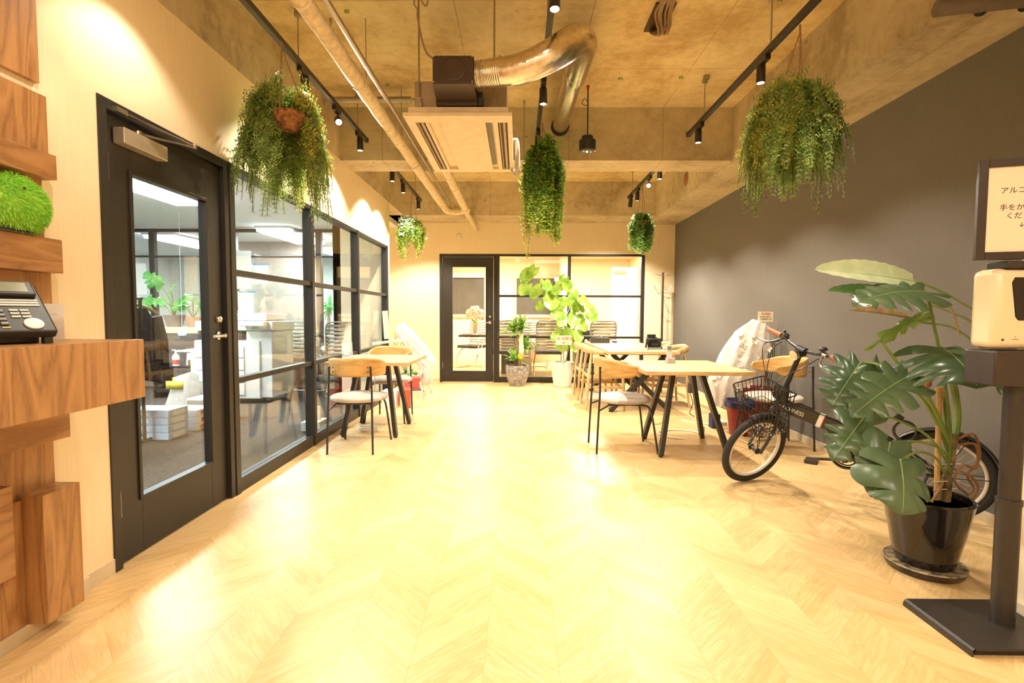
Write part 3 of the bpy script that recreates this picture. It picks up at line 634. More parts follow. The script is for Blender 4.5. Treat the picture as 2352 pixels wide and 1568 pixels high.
# ---------------------------------------------------------------- things on the tables
DGR = mat('dark_grey_card', (.045, .042, .042), .6)
tb = thing('tissue_box', 'dark grey tissue box with a white tissue on the far end of the long table', 'tissue box', (1.19, 7.32, .712), .03)
bx('box', DGR, tb, -.13, .13, -.06, .06, 0, .075, .003)
MB().grid(lambda u, v_: (-.02+.06*u, .03*sin(u*6)*(1-v_*.4)+.01*sin(v_*5), .073+.045*v_*(.5+.5*sin(u*4+.6))), 10, 5).obj('tissue', WHITE, tb, thick=.002)
cd_ = thing('candy_jar', 'small blue and white jar beside the tissue box', 'jar', (1.39, 7.25, .712))
MB().lathe([(0, 0), (.03, 0), (.033, .02), (.03, .045), (.02, .05), (0, .05)], n=16).obj('jar_body', mat('jar_white', (.7, .72, .78), .3), cd_)
MB().lathe([(.0335, .012), (.0338, .014), (.0338, .03), (.0325, .034)], n=16).obj('blue_band', mat('jar_blue', (.03, .05, .25), .4), cd_)
ph = thing('tablet_terminal', 'black tablet on a folding stand seen from behind on the long table', 'tablet', (1.60, 5.98, .712), .08)
TM = Matrix.Translation((0, .02, 0)) @ Matrix.Rotation(rad(24), 4, 'X')
bx('tablet', BLK2, ph, -.095, .095, -.006, .006, .02, .145, .005, M=TM)
MB().bar((-.09, -.07, .0), (-.06, .06, .14), .014, .012).bar((.09, -.07, 0), (.06, .06, .14), .014, .012).bar((-.085, -.06, .01), (.085, -.06, .01), .014, .012).obj('stand', BLK2, ph, smooth=0, bevel=.002)
MB().tube([(-.045, -.035, .07), (.045, -.035, .07)], .026, 14).obj('rear_hinge', mat('gloss_black', (.012, .012, .014), .12), ph)
bx('card_reader', BLK2, ph, -.05, .05, .05, .08, .10, .175, .004)
bx('paper_slip', WHITE, ph, -.07, .10, -.13, -.085, 0, .006)
pe = MB().tube([(0, 0, .007), (.16, .03, .007)], .006, 8).obj('pen', mat('pen_grey', (.18, .16, .16), .4), None, loc=(1.69, 5.86, .712)); tag(pe, 'dark pen lying beside the tablet stand on the long table', 'pen')
co = thing('cordless_phone', 'silver cordless handset standing in a clear grey cradle on the small table', 'phone', (1.325, 4.40, .70), .1)
MB().prism([(-.035, -.04), (.035, -.04), (.030, .03), (-.030, .03)], 0, .045).obj('cradle', mat('cradle_grey', (.38, .38, .39), .3), co, smooth=0, bevel=.004)
hs = bx('handset', mat('handset_silver', (.58, .56, .52), .35, .3), co, -.024, .024, -.011, .011, .02, .155, .005, M=Matrix.Rotation(rad(-12), 4, 'X'))
bx('screen', mat('lcd_green', (.16, .18, .13), .2), hs, -.017, .017, -.013, -.010, .115, .142, M=Matrix.Rotation(rad(-12), 4, 'X'))
kp = MB()
for i in range(4):
    for j in range(3): MB().box(-.017+j*.0125, -.008+j*.0125, -.0132, -.0105, .04+i*.015, .049+i*.015, M=Matrix.Rotation(rad(-12), 4, 'X')).obj('key', mat('key_white', (.75, .74, .72), .4), hs, smooth=0)
st = thing('menu_stand', 'clear acrylic card stand on the table by the glass partition', 'card stand', (-1.62, 4.78, .70), .5)
ACR = glassmat('acrylic', (.93, .96, .97), 1.0, .25)
MB().box(-.05, .05, -.003, .003, 0, .15, M=Matrix.Rotation(rad(-14), 4, 'X')).obj('panel', ACR, st, smooth=0)
MB().bar((-.05, .0, .004), (.05, .0, .004), .07, .006).obj('base', ACR, st, smooth=0)
bx('card', WHITE, st, -.03, .015, -.006, -.004, .02, .14, M=Matrix.Rotation(rad(-14), 4, 'X'))
# ---------------------------------------------------------------- cables, sockets
cw = mat('white_cable', (.74, .70, .64), .5)
cc = thing('cable_coil', 'coiled white cable on the floor under the table by the glass', 'cable', (-1.42, 4.72, 0))
pts = []
for i in range(110):
    a = i*.42; pts.append((cos(a)*(.085+.02*sin(i*.7)), sin(a)*(.05+.015*cos(i*.9)), .008+i*.0004+.006*abs(sin(i*.5))))
MB().tube(pts, .0045, 6).obj('coil', cw, cc)
MB().tube(bez([(.0, .04, .05), (.03, .06, .10), (.02, .08, .22), (.05, .06, .34), (.08, .0, .66)]), .0045, 6).obj('riser', cw, cc)
ln = tag(MB().tube(bez([(-1.02, 5.6, .004), (-.93, 5.45, .004), (-.86, 5.2, .004), (-.83, 5.05, .004), (-.88, 4.98, .004)]), .0035, 6).obj('floor_cable', cw), 'thin pale cable end on the floor by the partition table leg', 'cable')
fc = tag(MB().tube(bez([(1.50, 4.50, .004), (1.38, 4.55, .012), (1.33, 4.75, .008), (1.50, 4.85, .008), (1.68, 4.80, .008), (1.72, 4.65, .02), (1.705, 4.60, .10)]), .008, 8).obj('floor_cable', cw), 'thick white cable curling on the floor behind the small table legs', 'cable')
c2 = tag(MB().tube(bez([(1.5, 5.3, .3), (1.38, 5.3, .03), (1.42, 5.12, .004), (1.52, 5.15, .06), (1.60, 5.3, .25), (1.62, 5.4, .66)]), .0028, 6).obj('hanging_cable', BLK2), 'thin black cable looping under the long table', 'cable')
c3 = tag(MB().tube(bez([(1.75, 5.35, .004), (1.86, 5.2, .006), (1.96, 5.1, .02), (2.06, 5.2, .006)]), .007, 6).obj('floor_cable', cw), 'white power cable running to the socket strip by the charcoal wall', 'cable')
pb = bx('power_strip', mat('strip_white', (.75, .74, .70), .4), None, 2.02, 2.13, 5.10, 5.26, 0, .035, .006); tag(pb, 'small white power strip on the floor by the white flower wrap', 'power strip')
bl = MB()
P = [(2.30+cos(i*.5)*(.09+.01*(i % 3)), 5.15+sin(i*.5)*.06, .008+.0005*i) for i in range(60)]
tag(bl.tube(P, .0045, 6).obj('blue_cable', mat('cable_blue', (.10, .20, .50), .5)), 'coil of light blue network cable on the floor by the flower wrap', 'cable')
tag(bx('navy_box', mat('navy_card', (.015, .02, .10), .6), None, 1.92, 2.0, 4.95, 5.05, 0, .14, .004), 'small navy blue box on the floor beside the dark red pot', 'box')
ad = thing('power_adapter', 'dark socket box on the far table leg by the wall', 'socket box', (1.885, 5.5, .0))
bx('box_body', DGR, ad, -.02, .02, -.03, .03, .27, .38, .004); MB().tube(bez([(0, 0, .27), (.03, .0, .15), (.0, .0, .05), (.06, .02, .004)]), .004, 6).tube([(0, 0, .38), (-.08, .0, .67)], .004, 6).obj('lead', BLK2, ad)
# extra white plug plate in front of the low glass (behind the pane in the office)
# ---------------------------------------------------------------- coat stand by the back wall
cs = thing('coat_stand', 'tall dark wood coat stand with wire hooks by the back wall corner', 'coat stand', (2.26, 7.95, 0))
MB().tube([(0, 0, .02), (0, 0, 1.78)], .017, 12).obj('pole', wood('dark_walnut', (.09, .04, .025), (.06, .027, .017), (.035, .016, .01), (5, 5, .6)), cs)
MB().lathe([(0, 0), (.17, 0), (.17, .012), (.03, .03), (0, .03)], n=28).obj('base', BLACKM, cs)
for k in range(4):
    a = k*pi/2+.2
    for z, L_, dz in ((1.74, .13, .02), (1.47+.04*(k % 2), .15, .11), (.72, .13, .012)):
        MB().tube(bez([(0, 0, z), (cos(a)*L_*.5, sin(a)*L_*.5, z-.005), (cos(a)*L_, sin(a)*L_, z+dz)], 5), .004, 6).obj('hook', CHROME, cs)
# ---------------------------------------------------------------- hanging plants
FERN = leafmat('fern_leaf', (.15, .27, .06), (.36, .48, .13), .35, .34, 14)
FERN_LIT = leafmat('yellow_lit_fern_leaf', (.42, .45, .08), (.60, .60, .15), .4, .38, 14)  # yellower copy of the fern leaf for the lamplit side
VINE = leafmat('vine_leaf', (.12, .32, .04), (.34, .58, .10), .4, .35, 14)
VINE2 = leafmat('light_vine_leaf', (.40, .54, .08), (.60, .70, .17), .45, .42, 14)
SILVL = leafmat('silver_leaf', (.38, .48, .34), (.55, .63, .48), .5, .25, 14)
STEM = mat('plant_stem', (.10, .10, .03), .6)
COIR = mat('coir_basket', (.30, .13, .05), .9, noise=(40, .4), bump=(60, .8))
ROPE = mat('jute_rope', (.35, .22, .11), .85)
def leaflet(mb, p, d, nrm, L_, w_, mi=0):
    d = d.normalized(); s_ = d.cross(nrm)
    if s_.length < 1e-4: s_ = d.orthogonal()
    s_.normalize(); a = p+d*L_*.5
    mb.add([p, a+s_*w_*.5, p+d*L_, a-s_*w_*.5], [(0, 1, 2, 3)], mi)
def basket(t, z, r, hang, col=ROPE, n=3, off=(0, 0)):
    MB().lathe([(0, -r*.95), (r*.45, -r*.88), (r*.85, -r*.45), (r, 0), (r*.95, .01), (r*.8, -.01), (0, -.02)], (off[0], off[1], z), 20).obj('basket', COIR, t)
    rp = MB()
    for k in range(n):
        a = 2*pi*k/n+.4; x, y = off[0]+cos(a)*r, off[1]+sin(a)*r
        P = [V((x, y, z)).lerp(V((0, 0, hang)), i/24)+V((.004*(i % 2), 0, 0)) for i in range(25)]
        rp.tube(P, .0035, 5)
    rp.tube([(0, 0, hang), (0, 0, hang+.03)], .006, 6).obj('hanger', col, t)
def frond_path(rs, phi, z0, r0, reach, rise, drop, n):
    P = []
    for i in range(n+1):
        s_ = i/n; r = r0+reach*(1-math.exp(-2.6*s_))/.926; z = z0+rise*sin(min(1, s_*2.2)*pi)*.9*(1-s_)-drop*s_**1.45
        P.append(V((cos(phi)*r, sin(phi)*r, z)))
    return P
def fern(name, label, loc, zb, seed, n, reach, rise, drop, hang, rb, lit_dir, lsc=1.0, off=(0, 0), gap=None, boff=None, bdz=0):
    t = thing(name, label, 'hanging plant', loc, 0, 'hanging plants'); rs = random.Random(seed)
    mb = MB(); sm_ = MB(); cl = [(2*pi*(q_+rs.uniform(-.35, .35))/17, rs.uniform(.55, 1.0), rs.uniform(.6, 1.05)) for q_ in range(17)]
    for k in range(n):
        cc_ = cl[k % 17]; phi = cc_[0]+rs.gauss(0, .16); top = rs.random() < .16
        if gap is not None and abs((phi-gap+pi) % (2*pi)-pi) < .55: continue
        dr = drop*cc_[1]*rs.uniform(.6, 1.05); rc = reach*cc_[2]*rs.uniform(.45, 1.0); rz = rise*rs.uniform(.3, 1.0)
        if top: dr *= .25; rz *= 1.5; rc *= .8
        N = int(14+15*dr/drop); P = [p+V((off[0], off[1], 0)) for p in frond_path(rs, phi, zb, rb*rs.uniform(.3, .9), rc, rz, dr, N)]
        w1, w2 = rs.uniform(0, 6), rs.uniform(0, 6); P = [p+V((.012*sin(w1+i*.25), .012*sin(w2+i*.21), 0))*(i/N) for i, p in enumerate(P)]
        sm_.tube(P[::3]+[P[-1]], .0018, 4, caps=False)
        lit = 1 if (cos(phi)*lit_dir[0]+sin(phi)*lit_dir[1] > .55 and rs.random() < .55) or rs.random() < .05 else 0  # lamp light put into the colour: fronds toward the lit side turn yellow
        rad_ = V((cos(phi), sin(phi), 0)); side0 = rad_.cross(V((0, 0, 1)))
        for i in range(2, N+1):
            s_ = i/N; T = (P[i]-P[i-1]).normalized(); env = min(1, s_*5)*(1-.75*s_**2.2); L_ = .062*lsc*env*rs.uniform(.8, 1.15)
            for sg in (-1, 1):
                d = (side0*sg*.85+T*.6+rad_*rs.uniform(-.45, .45)).normalized(); m_ = 4
                nn = (rad_+V((rs.uniform(-.5, .5), rs.uniform(-.5, .5), rs.uniform(-.1, .6)))).normalized(); pd = d.cross(nn).normalized()
                for j in range(m_):
                    q = (j+.4)/m_; c = P[i]+d*L_*q; le = L_*.36*(1-.5*q)*rs.uniform(.7, 1.3)
                    for g2 in (-1, 1): leaflet(mb, c, d*.55+pd*g2+nn*rs.uniform(-.7, .7), nn, le, le*.6, lit)
    mb.obj('foliage', [FERN, FERN_LIT], t, smooth=0); sm_.obj('stems', STEM, t)
    basket(t, zb-.02+bdz, rb, hang, off=boff or off)
    return t
def vine(name, label, loc, zt, seed, n, rad_, drops, hang, rb, mats, leaf=.022, width_fn=None, zl=None, tips=None, bz=None):
    t = thing(name, label, 'hanging plant', loc, 0, 'hanging plants'); rs = random.Random(seed); mb = MB(); sm_ = MB()
    cl = [(rs.uniform(0, 2*pi), rs.uniform(0, 1)) for _ in range(11)]
    for k in range(n):
        cc_ = cl[k % 11]; phi = cc_[0]+rs.gauss(0, .22); r = rad_*math.sqrt(rs.uniform(.08, 1)); dr = drops[0]+(drops[1]-drops[0])*min(1, max(0, cc_[1]*.75+rs.uniform(0, .25)))
        if tips:
            for (ta, dmax) in tips:
                if abs((phi-ta+pi) % (2*pi)-pi) < .45: dr = rs.uniform(drops[0], dmax)
        N = int(dr/.017)+8; P = []
        for i in range(N+1):
            s_ = i/N; q = min(1, s_*4); x = r*(q**.6); z = zt+.03*sin(q*pi)+rs.uniform(-.004, .004)-dr*max(0, s_-.08)
            x *= (1-.22*max(0, s_-.5)) ; P.append(V((cos(phi)*x+.01*sin(i*.31+k), sin(phi)*x+.01*cos(i*.27+k), z-.05*q*(r/rad_))))
        sm_.tube(P[::4]+[P[-1]], .0015, 4, caps=False)
        tone = 1 if rs.random() < .12 else 0
        for i in range(1, N+1):
            s_ = i/N; mi = 1 if (s_ > .62 and rs.random() < .8) or tone else 0
            for j in range(3):
                a = rs.uniform(0, 2*pi); d = V((cos(a), sin(a), rs.uniform(-.7, .5))).normalized(); nn = V((rs.uniform(-.6, .6), rs.uniform(-.6, .6), 1)).normalized()
                leaflet(mb, P[i]+d*.006, d, nn, leaf*rs.uniform(.7, 1.3), leaf*.72, mi)
    mb.obj('foliage', mats, t, smooth=0); sm_.obj('stems', STEM, t)
    basket(t, zt-.07 if bz is None else bz, rb, hang)
    return t
# near left fern (hangs from the partition track)
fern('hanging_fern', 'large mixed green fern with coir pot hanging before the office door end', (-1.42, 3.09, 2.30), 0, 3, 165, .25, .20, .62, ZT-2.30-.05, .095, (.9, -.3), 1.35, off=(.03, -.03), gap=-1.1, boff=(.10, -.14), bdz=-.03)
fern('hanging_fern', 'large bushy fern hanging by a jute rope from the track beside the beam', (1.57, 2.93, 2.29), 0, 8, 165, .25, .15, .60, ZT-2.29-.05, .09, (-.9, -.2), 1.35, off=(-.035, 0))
v2 = vine('trailing_plant', 'long narrow trailing plant at the end of the middle track', (.205, 4.45, 2.54), 0, 5, 150, .185, (.34, .80), ZT-2.54-.02, .10, [VINE, VINE2], .024, tips=((pi*.95, .98), (-.1, .86)))
up_ = MB(); rs_ = random.Random(4)
for k in range(16):
    x0_, y0_, h_ = rs_.uniform(-.04, .13), rs_.uniform(-.06, .06), rs_.uniform(.05, .15); lx = rs_.uniform(-.05, .05)
    for i in range(9):
        for j in range(3): leaflet(up_, V((x0_+lx*i/8, y0_, h_*i/8)), V((rs_.uniform(-1, 1), rs_.uniform(-1, 1), rs_.uniform(-.3, .8))), V((rs_.uniform(-1, 1), rs_.uniform(-1, 1), .4)), .026, .017, 0)
up_.obj('top_shoots', [VINE, VINE2], v2, smooth=0)
v4 = vine('trailing_plant', 'small trailing plant with silvery leaves and coir pot by the partition end', (-1.40, 6.72, 2.33), 0, 9, 60, .185, (.18, .38), ZT-2.33-.02, .075, [VINE, VINE2], .026, tips=((pi, .52), (-.9, .56), (0.1, .45)))
sv = MB(); rs_ = random.Random(6)
for k in range(500):
    a = rs_.uniform(0, 2*pi); r = .10*math.sqrt(rs_.random()); leaflet(sv, V((-.05+cos(a)*r, -.09+sin(a)*r*.5, .06-rs_.random()**1.3*.26)), V((rs_.uniform(-1, 1), rs_.uniform(-1, .2), rs_.uniform(-.8, .6))), V((rs_.uniform(-1, 1), -1, .5)), .026, .02)
sv.obj('silver_leaves', SILVL, v4, smooth=0)
v5 = vine('trailing_plant', 'small bright green mop shaped plant hanging near the charcoal wall', (1.545, 6.42, 2.36), 0, 12, 90, .145, (.26, .50), ZT-2.36-.02, .07, [leafmat('needle_leaf', (.10, .30, .07), (.30, .55, .18), .45, .35), leafmat('needle_tip', (.30, .55, .16), (.46, .68, .26), .45, .35)], .028)
# ---------------------------------------------------------------- potted plants at the meeting room glazing
SOIL = mat('potting_soil', (.05, .03, .018), .95, noise=(60, .5), bump=(90, 1))
GPOT = mat('grey_stone_pot', (.30, .28, .26), .8, noise=(26, .3), bump=(34, .9))
WPOT = mat('white_glazed_pot', (.80, .74, .64), .3, noise=(6, .01))
def strap_leaf(mb, b, d, L_, w_, droop, fold=.25, mi=0, n=7, upv=V((0, 0, 1))):
    b = V(b); d = V(d).normalized(); s_ = d.cross(upv); s_ = s_.normalized() if s_.length > 1e-3 else V((1, 0, 0)); nn = s_.cross(d)
    vs_ = []
    for i in range(n+1):
        q = i/n; c = b+d*L_*q-V((0, 0, 1))*droop*L_*q*q; wd = w_*.5*max(.02, sin(min(1, q*1.08+.06)*pi)**.8)
        vs_ += [c-s_*wd+nn*wd*fold, c, c+s_*wd+nn*wd*fold]
    fs = []
    for i in range(n):
        a = i*3; fs += [(a, a+1, a+4, a+3), (a+1, a+2, a+5, a+4)]
    mb.add(vs_, fs, mi)
DRAL = leafmat('dracaena_leaf', (.12, .32, .04), (.38, .58, .12), .35, .35, 10)
dr = thing('potted_dracaena', 'dracaena with two cane shoots in a grey stone pot before the glazing', 'potted plant', (-.005, 7.90, 0))
MB().lathe([(0, 0), (.115, 0), (.15, .08), (.178, .20), (.182, .30), (.178, .325), (.16, .325), (.155, .29), (0, .29)], n=32).obj('pot', GPOT, dr)
MB().lathe([(0, .0), (.155, 0)], (0, 0, .295), 20).obj('soil', mat('pebble_soil', (.50, .38, .22), .9, noise=(60, .3), bump=(80, 1)), dr)
MB().tube([(.0, 0, .29), (.0, 0, .80)], .017, 10).tube([(.06, .03, .29), (.065, .03, .55)], .015, 10).tube([(-.03, .04, .29), (-.03, .04, .5)], .014, 10).obj('cane', wood('cane_wood', (.42, .30, .16), (.34, .23, .12), (.24, .15, .08), (3, 3, 1)), dr)
dm = MB(); rs_ = random.Random(2)
for (cx, cy, cz, nn_, L_) in ((-.07, 0, .88, 40, .34), (.07, .02, .90, 34, .32), (.13, .03, .62, 30, .26), (-.05, -.05, .42, 28, .28)):
    for k in range(nn_):
        a = rs_.uniform(0, 2*pi); e = rs_.uniform(-.1, 1.35); strap_leaf(dm, (cx, cy, cz+rs_.uniform(-.05, .05)), (cos(a)*cos(e), sin(a)*cos(e), sin(e)), L_*rs_.uniform(.7, 1.05), .055, rs_.uniform(.1, .5))
dm.obj('foliage', DRAL, dr, smooth=60)
bx('gift_card', mat('card_ivory', (.78, .70, .52), .5), dr, .025, .09, -.10, -.096, .52, .82, .001); MB().tube([(.057, -.095, .3), (.057, -.095, .55)], .004, 6).obj('card_stick', OAKC, dr)
rb = MB()
for k in range(10):
    a = k*pi/5; rb.tube(bez([(.05, -.11, .47), (.05+cos(a)*.03, -.13, .47+sin(a)*.03), (.05+cos(a+.25)*.045, -.12, .47+sin(a+.25)*.045), (.05+cos(a+.5)*.02, -.11, .47+sin(a+.5)*.02)], 4), .007, 5)
rb.obj('yellow_bow', mat('yellow_ribbon', (.75, .58, .02), .4), dr)
# umbellata ficus in the white pot
FIC = leafmat('round_ficus_leaf', (.16, .36, .04), (.42, .60, .12), .32, .42, 7)
def heart_leaf(mb, b, d, nrm, L_, mi=0):
    b = V(b); d = V(d).normalized(); nrm = V(nrm); s_ = d.cross(nrm).normalized(); nn = s_.cross(d)
    n, m_ = 8, 3; vs_ = []
    for i in range(n+1):
        q = i/n; hw_ = L_*.50*(sin(min(1, q*.93+.07)*pi)**.55)*(1-.25*q)
        for j in range(-m_, m_+1):
            u = j/m_; back = -.16*L_*abs(u)*(1-q)**3*1.6
            vs_.append(b+d*(L_*q+back)+s_*u*hw_+nn*(.22*abs(u)*hw_-.16*L_*q*q+.012*sin(q*14)*abs(u)))
    w_ = 2*m_+1; fs = [(i*w_+j, i*w_+j+1, (i+1)*w_+j+1, (i+1)*w_+j) for i in range(n) for j in range(w_-1)]
    mb.add(vs_, fs, mi)
fi = thing('potted_ficus', 'tall ficus with big round leaves in a white pot before the glazing', 'potted plant', (.70, 7.87, 0))
MB().lathe([(0, 0), (.125, 0), (.135, .01), (.165, .20), (.180, .38), (.172, .385), (.168, .36), (0, .35)], n=36).obj('pot', WPOT, fi)
MB().lathe([(0, 0), (.165, 0)], (0, 0, .352), 20).obj('soil', SOIL, fi)
tr_ = MB(); T1 = bez([(.02, 0, .35), (.0, 0, .70), (-.06, 0, .95), (-.15, 0, 1.15), (-.19, 0, 1.42), (-.30, .0, 1.62)]); T2 = bez([(.04, 0, .35), (.10, 0, .62), (.18, .0, .90), (.26, 0, 1.15)])
T3 = bez([(-.17, 0, 1.3), (-.10, 0, 1.45), (.02, 0, 1.60)]); T4 = bez([(-.06, 0, .95), (.06, 0, 1.12), (.14, 0, 1.30), (.3, 0, 1.42)])
for T_, r0 in ((T1, .014), (T2, .011), (T3, .007), (T4, .009)): tr_.tube(T_, [r0*(1-.5*i/len(T_)) for i in range(len(T_))], 8)
tr_.obj('trunk', mat('pale_bark', (.40, .34, .26), .8), fi)
fl = MB(); pe_ = MB(); rs_ = random.Random(11)
# world-measured leaf spots (relative to the pot): x, z, size
FL = [(-.58, 1.72, .20), (-.48, 1.78, .18), (-.60, 1.52, .20), (-.40, 1.47, .21), (-.22, 1.33, .27), (-.30, 1.57, .20), (-.02, 1.62, .20), (.05, 1.55, .17), (-.10, 1.50, .17), (-.36, 1.25, .14), (-.08, 1.12, .22), (.0, 1.30, .18), (.12, 1.38, .24), (.20, 1.28, .18),
      (.18, 1.05, .22), (.36, 1.20, .22), (.44, 1.12, .19), (.28, 1.33, .16), (-.05, .83, .16), (.06, .83, .18), (.22, .80, .20), (.02, .66, .20), (.20, .66, .20), (-.14, .78, .13), (.30, .93, .13), (-.18, 1.44, .15), (-.04, 1.0, .14), (.30, 1.05, .14)]
allT = T1+T2+T3+T4
for x, z, s_ in FL:
    c = V((x, rs_.uniform(-.16, .10), z)); nb = min(allT, key=lambda q: (q-c).length); e = V((c.x-nb.x, c.y-nb.y, 0)); e = e.normalized() if e.length > 1e-3 else V((1, 0, 0))
    b = c-e*s_*.25+V((0, 0, s_*.3)); d = (e*.55+V((rs_.uniform(-.3, .3), -.25, -.75))).normalized(); nn = V((rs_.uniform(-.5, .5), -1, .65)).normalized()
    heart_leaf(fl, b, d, nn, s_*1.12); pe_.tube(bez([nb, nb.lerp(b, .5)+V((0, 0, .03)), b], 4), .0028, 5)
fl.obj('foliage', FIC, fi, smooth=60); pe_.obj('petioles', STEM, fi)
tg = MB().box(-.035, .035, -.003, 0, -.03, .03).obj('white_tag', WHITE, fi, smooth=0); tg.location = (-.11, -.1, 1.66)
sg_ = thing('plant_sign', 'cream card sign with red writing on a stick in the white pot', 'sign', (.70, 7.68, .36))
bx('card', mat('card_ivory', (.78, .70, .52), .5), sg_, -.12, .13, -.004, 0, .30, .44, .001)
MB().tube([(0, .004, -.005), (0, .004, .42)], .005, 6).obj('stick', OAKC, sg_)
text('red_lettering', '祝 御開店', .055, mat('red_ink', (.60, .10, .03), .5), sg_, Matrix.Translation((-.105, -.005, .375)) @ Matrix.Rotation(pi/2, 4, 'X'))
text('small_lettering', '様 より', .03, mat('brown_ink', (.10, .07, .05), .5), sg_, Matrix.Translation((-.02, -.005, .32)) @ Matrix.Rotation(pi/2, 4, 'X'))
# small green plant behind the chairs
sp_ = thing('potted_ivy', 'small light green potted plant behind the elbow chairs', 'potted plant', (.98, 7.80, .0))
MB().lathe([(0, 0), (.07, 0), (.09, .58), (.08, .60), (0, .58)], n=20).obj('pot_stand', DGR, sp_)
q = MB(); rs_ = random.Random(3)
for k in range(60):
    a = rs_.uniform(0, 2*pi); heart_leaf(q, (cos(a)*.04, sin(a)*.04, .60+rs_.uniform(0, .06)), (cos(a), sin(a), rs_.uniform(-.1, .7)), (0, -.3, 1), .09)
q.obj('foliage', FIC, sp_, smooth=60)
# ---------------------------------------------------------------- monstera and strelitzia
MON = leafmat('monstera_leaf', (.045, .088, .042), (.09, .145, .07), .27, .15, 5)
MONV = mat('leaf_midrib', (.22, .32, .12), .4)
PET = mat('green_petiole', (.17, .26, .05), .4, noise=(8, .25))
def monstera_leaf(t, b, tip, nrm, wr=1.0, lobes=5, droop=.16, fold=.18, mtl=None, seed=0, slit=1.0):
    b, tip, nrm = V(b), V(tip), V(nrm); d = tip-b; L_ = d.length; d.normalize(); s_ = d.cross(nrm).normalized(); nn = s_.cross(d); mb = MB(); rs = random.Random(seed)
    def mid(q): return b+d*L_*q+nn*(droop*L_*(sin(q*pi*.9)*.5))
    def outline(t_):
        x = .52*wr*sin(pi*min(1, t_))**.72*(1+.12*sin(t_*7)); y = -.34*sin(pi*min(1, t_*2.1))*(1-t_)+t_**1.25
        return x*L_, y*L_
    for side in (-1, 1):
        cuts = [0]+[(k+rs.uniform(-.18, .18))/lobes*.9+.06 for k in range(1, lobes)]+[1.0]; dep = [rs.uniform(.30, .55) for _ in cuts]
        for k in range(lobes):
            q0, q1 = cuts[k], cuts[k+1]; nI, nJ = 9, 8; vs_ = []
            for i in range(nI+1):
                u = i/nI
                for j in range(nJ+1):
                    g = j/nJ; dd = dep[k] if g < .5 else dep[k+1]
                    if (k == 0 and g < .5) or (k == lobes-1 and g > .5): sh = 0
                    else: sh = max(0, (u-dd)/(1-dd))**1.1
                    g2 = .5+(g-.5)*(1-slit*.55*sh); q = q0+(q1-q0)*g2; x_, y_ = outline(q)
                    ue = u*(1-.10*(2*g-1)**4*(1 if sh else .2)); m_ = mid(min(1, q*.97)); xx = x_*ue
                    yb = y_-q*.97*L_; p = m_+s_*side*xx+d*(yb*ue**1.25+.05*L_*sh*(1 if k else .3))+nn*(fold*xx-.62*xx*xx/(L_*.5)+.010*sin((g-.5)*pi)*0-.012*(2*g-1)**2*u)
                    vs_.append(p)
            fs = [(i*(nJ+1)+j, i*(nJ+1)+j+1, (i+1)*(nJ+1)+j+1, (i+1)*(nJ+1)+j) for i in range(nI) for j in range(nJ)]
            mb.add(vs_, fs)
    lf = mb.obj('leaf', mtl or MON, t, smooth=70)
    MB().tube([mid(i/8*.97)+nn*.001 for i in range(9)], [.003*(1-.7*i/8) for i in range(9)], 6).obj('midrib', MONV, lf)
    return lf
mo = thing('potted_monstera', 'tall monstera in a glossy black pot on the floor by the bicycle', 'potted plant', (1.80, 2.20, 0))
O2 = V((1.80, 2.20, 0))
POTB = mat('gloss_black_glaze', (.012, .008, .006), .12, noise=(20, .1), coat=.5)
MB().lathe([(0, .022), (.095, .022), (.105, .03), (.118, .08), (.138, .18), (.156, .28), (.162, .315), (.166, .325), (.160, .332), (.150, .33), (.146, .30), (0, .295)], n=48).obj('pot', POTB, mo)
MB().lathe([(0, .003), (.125, .0), (.142, .012), (.150, .034), (.143, .036), (.134, .016), (0, .014)], n=40).obj('saucer', mat('worn_saucer', (.06, .04, .025), .35, noise=(22, .9)), mo)
MB().lathe([(.1435, .0362), (.147, .0385), (.1505, .0345)], n=40).obj('saucer_rim', mat('worn_rim', (.42, .32, .20), .5, noise=(30, .5)), mo)
MB().lathe([(0, 0), (.146, 0)], (0, 0, .305), 24).obj('soil', SOIL, mo)
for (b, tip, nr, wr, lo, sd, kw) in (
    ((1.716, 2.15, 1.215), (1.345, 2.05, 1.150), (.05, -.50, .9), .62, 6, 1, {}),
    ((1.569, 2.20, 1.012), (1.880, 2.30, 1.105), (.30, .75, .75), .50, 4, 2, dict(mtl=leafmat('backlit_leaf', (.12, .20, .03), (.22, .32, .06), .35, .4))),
    ((1.765, 2.12, .985), (1.72, 1.90, .845), (-.10, -.62, .78), 1.55, 5, 3, {}),
    ((1.590, 2.35, .900), (1.410, 2.27, .700), (-.35, -.75, .55), .85, 6, 4, {}),
    ((1.625, 2.10, .870), (1.310, 1.98, .715), (-.30, -.70, .65), .60, 6, 5, {}),
    ((1.500, 2.17, .690), (1.305, 2.08, .515), (-.25, -.75, .6), .75, 5, 6, {}),
    ((1.500, 1.97, .555), (1.430, 1.86, .375), (-.08, -.85, .5), 1.25, 3, 7, dict(slit=.4)),
    ((1.525, 2.06, .600), (1.415, 2.00, .390), (-.1, -.9, .35), .80, 3, 8, dict(slit=.3)),
    ((1.63, 2.32, .90), (1.70, 2.36, .80), (.2, -.9, .3), .9, 3, 9, dict(slit=.2))):
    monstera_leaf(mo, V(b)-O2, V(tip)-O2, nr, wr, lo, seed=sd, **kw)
def pet(pts, r=.006): return MB().tube([V(p)-O2 for p in bez(pts)], r, 8).obj('petiole', PET, mo)
pet([(1.88, 2.2, .40), (1.87, 2.18, .62), (1.80, 2.16, .92), (1.742, 2.16, 1.15), (1.716, 2.15, 1.215)])
pet([(1.89, 2.2, .50), (1.82, 2.2, .66), (1.70, 2.2, .84), (1.60, 2.2, .97), (1.569, 2.2, 1.012)])
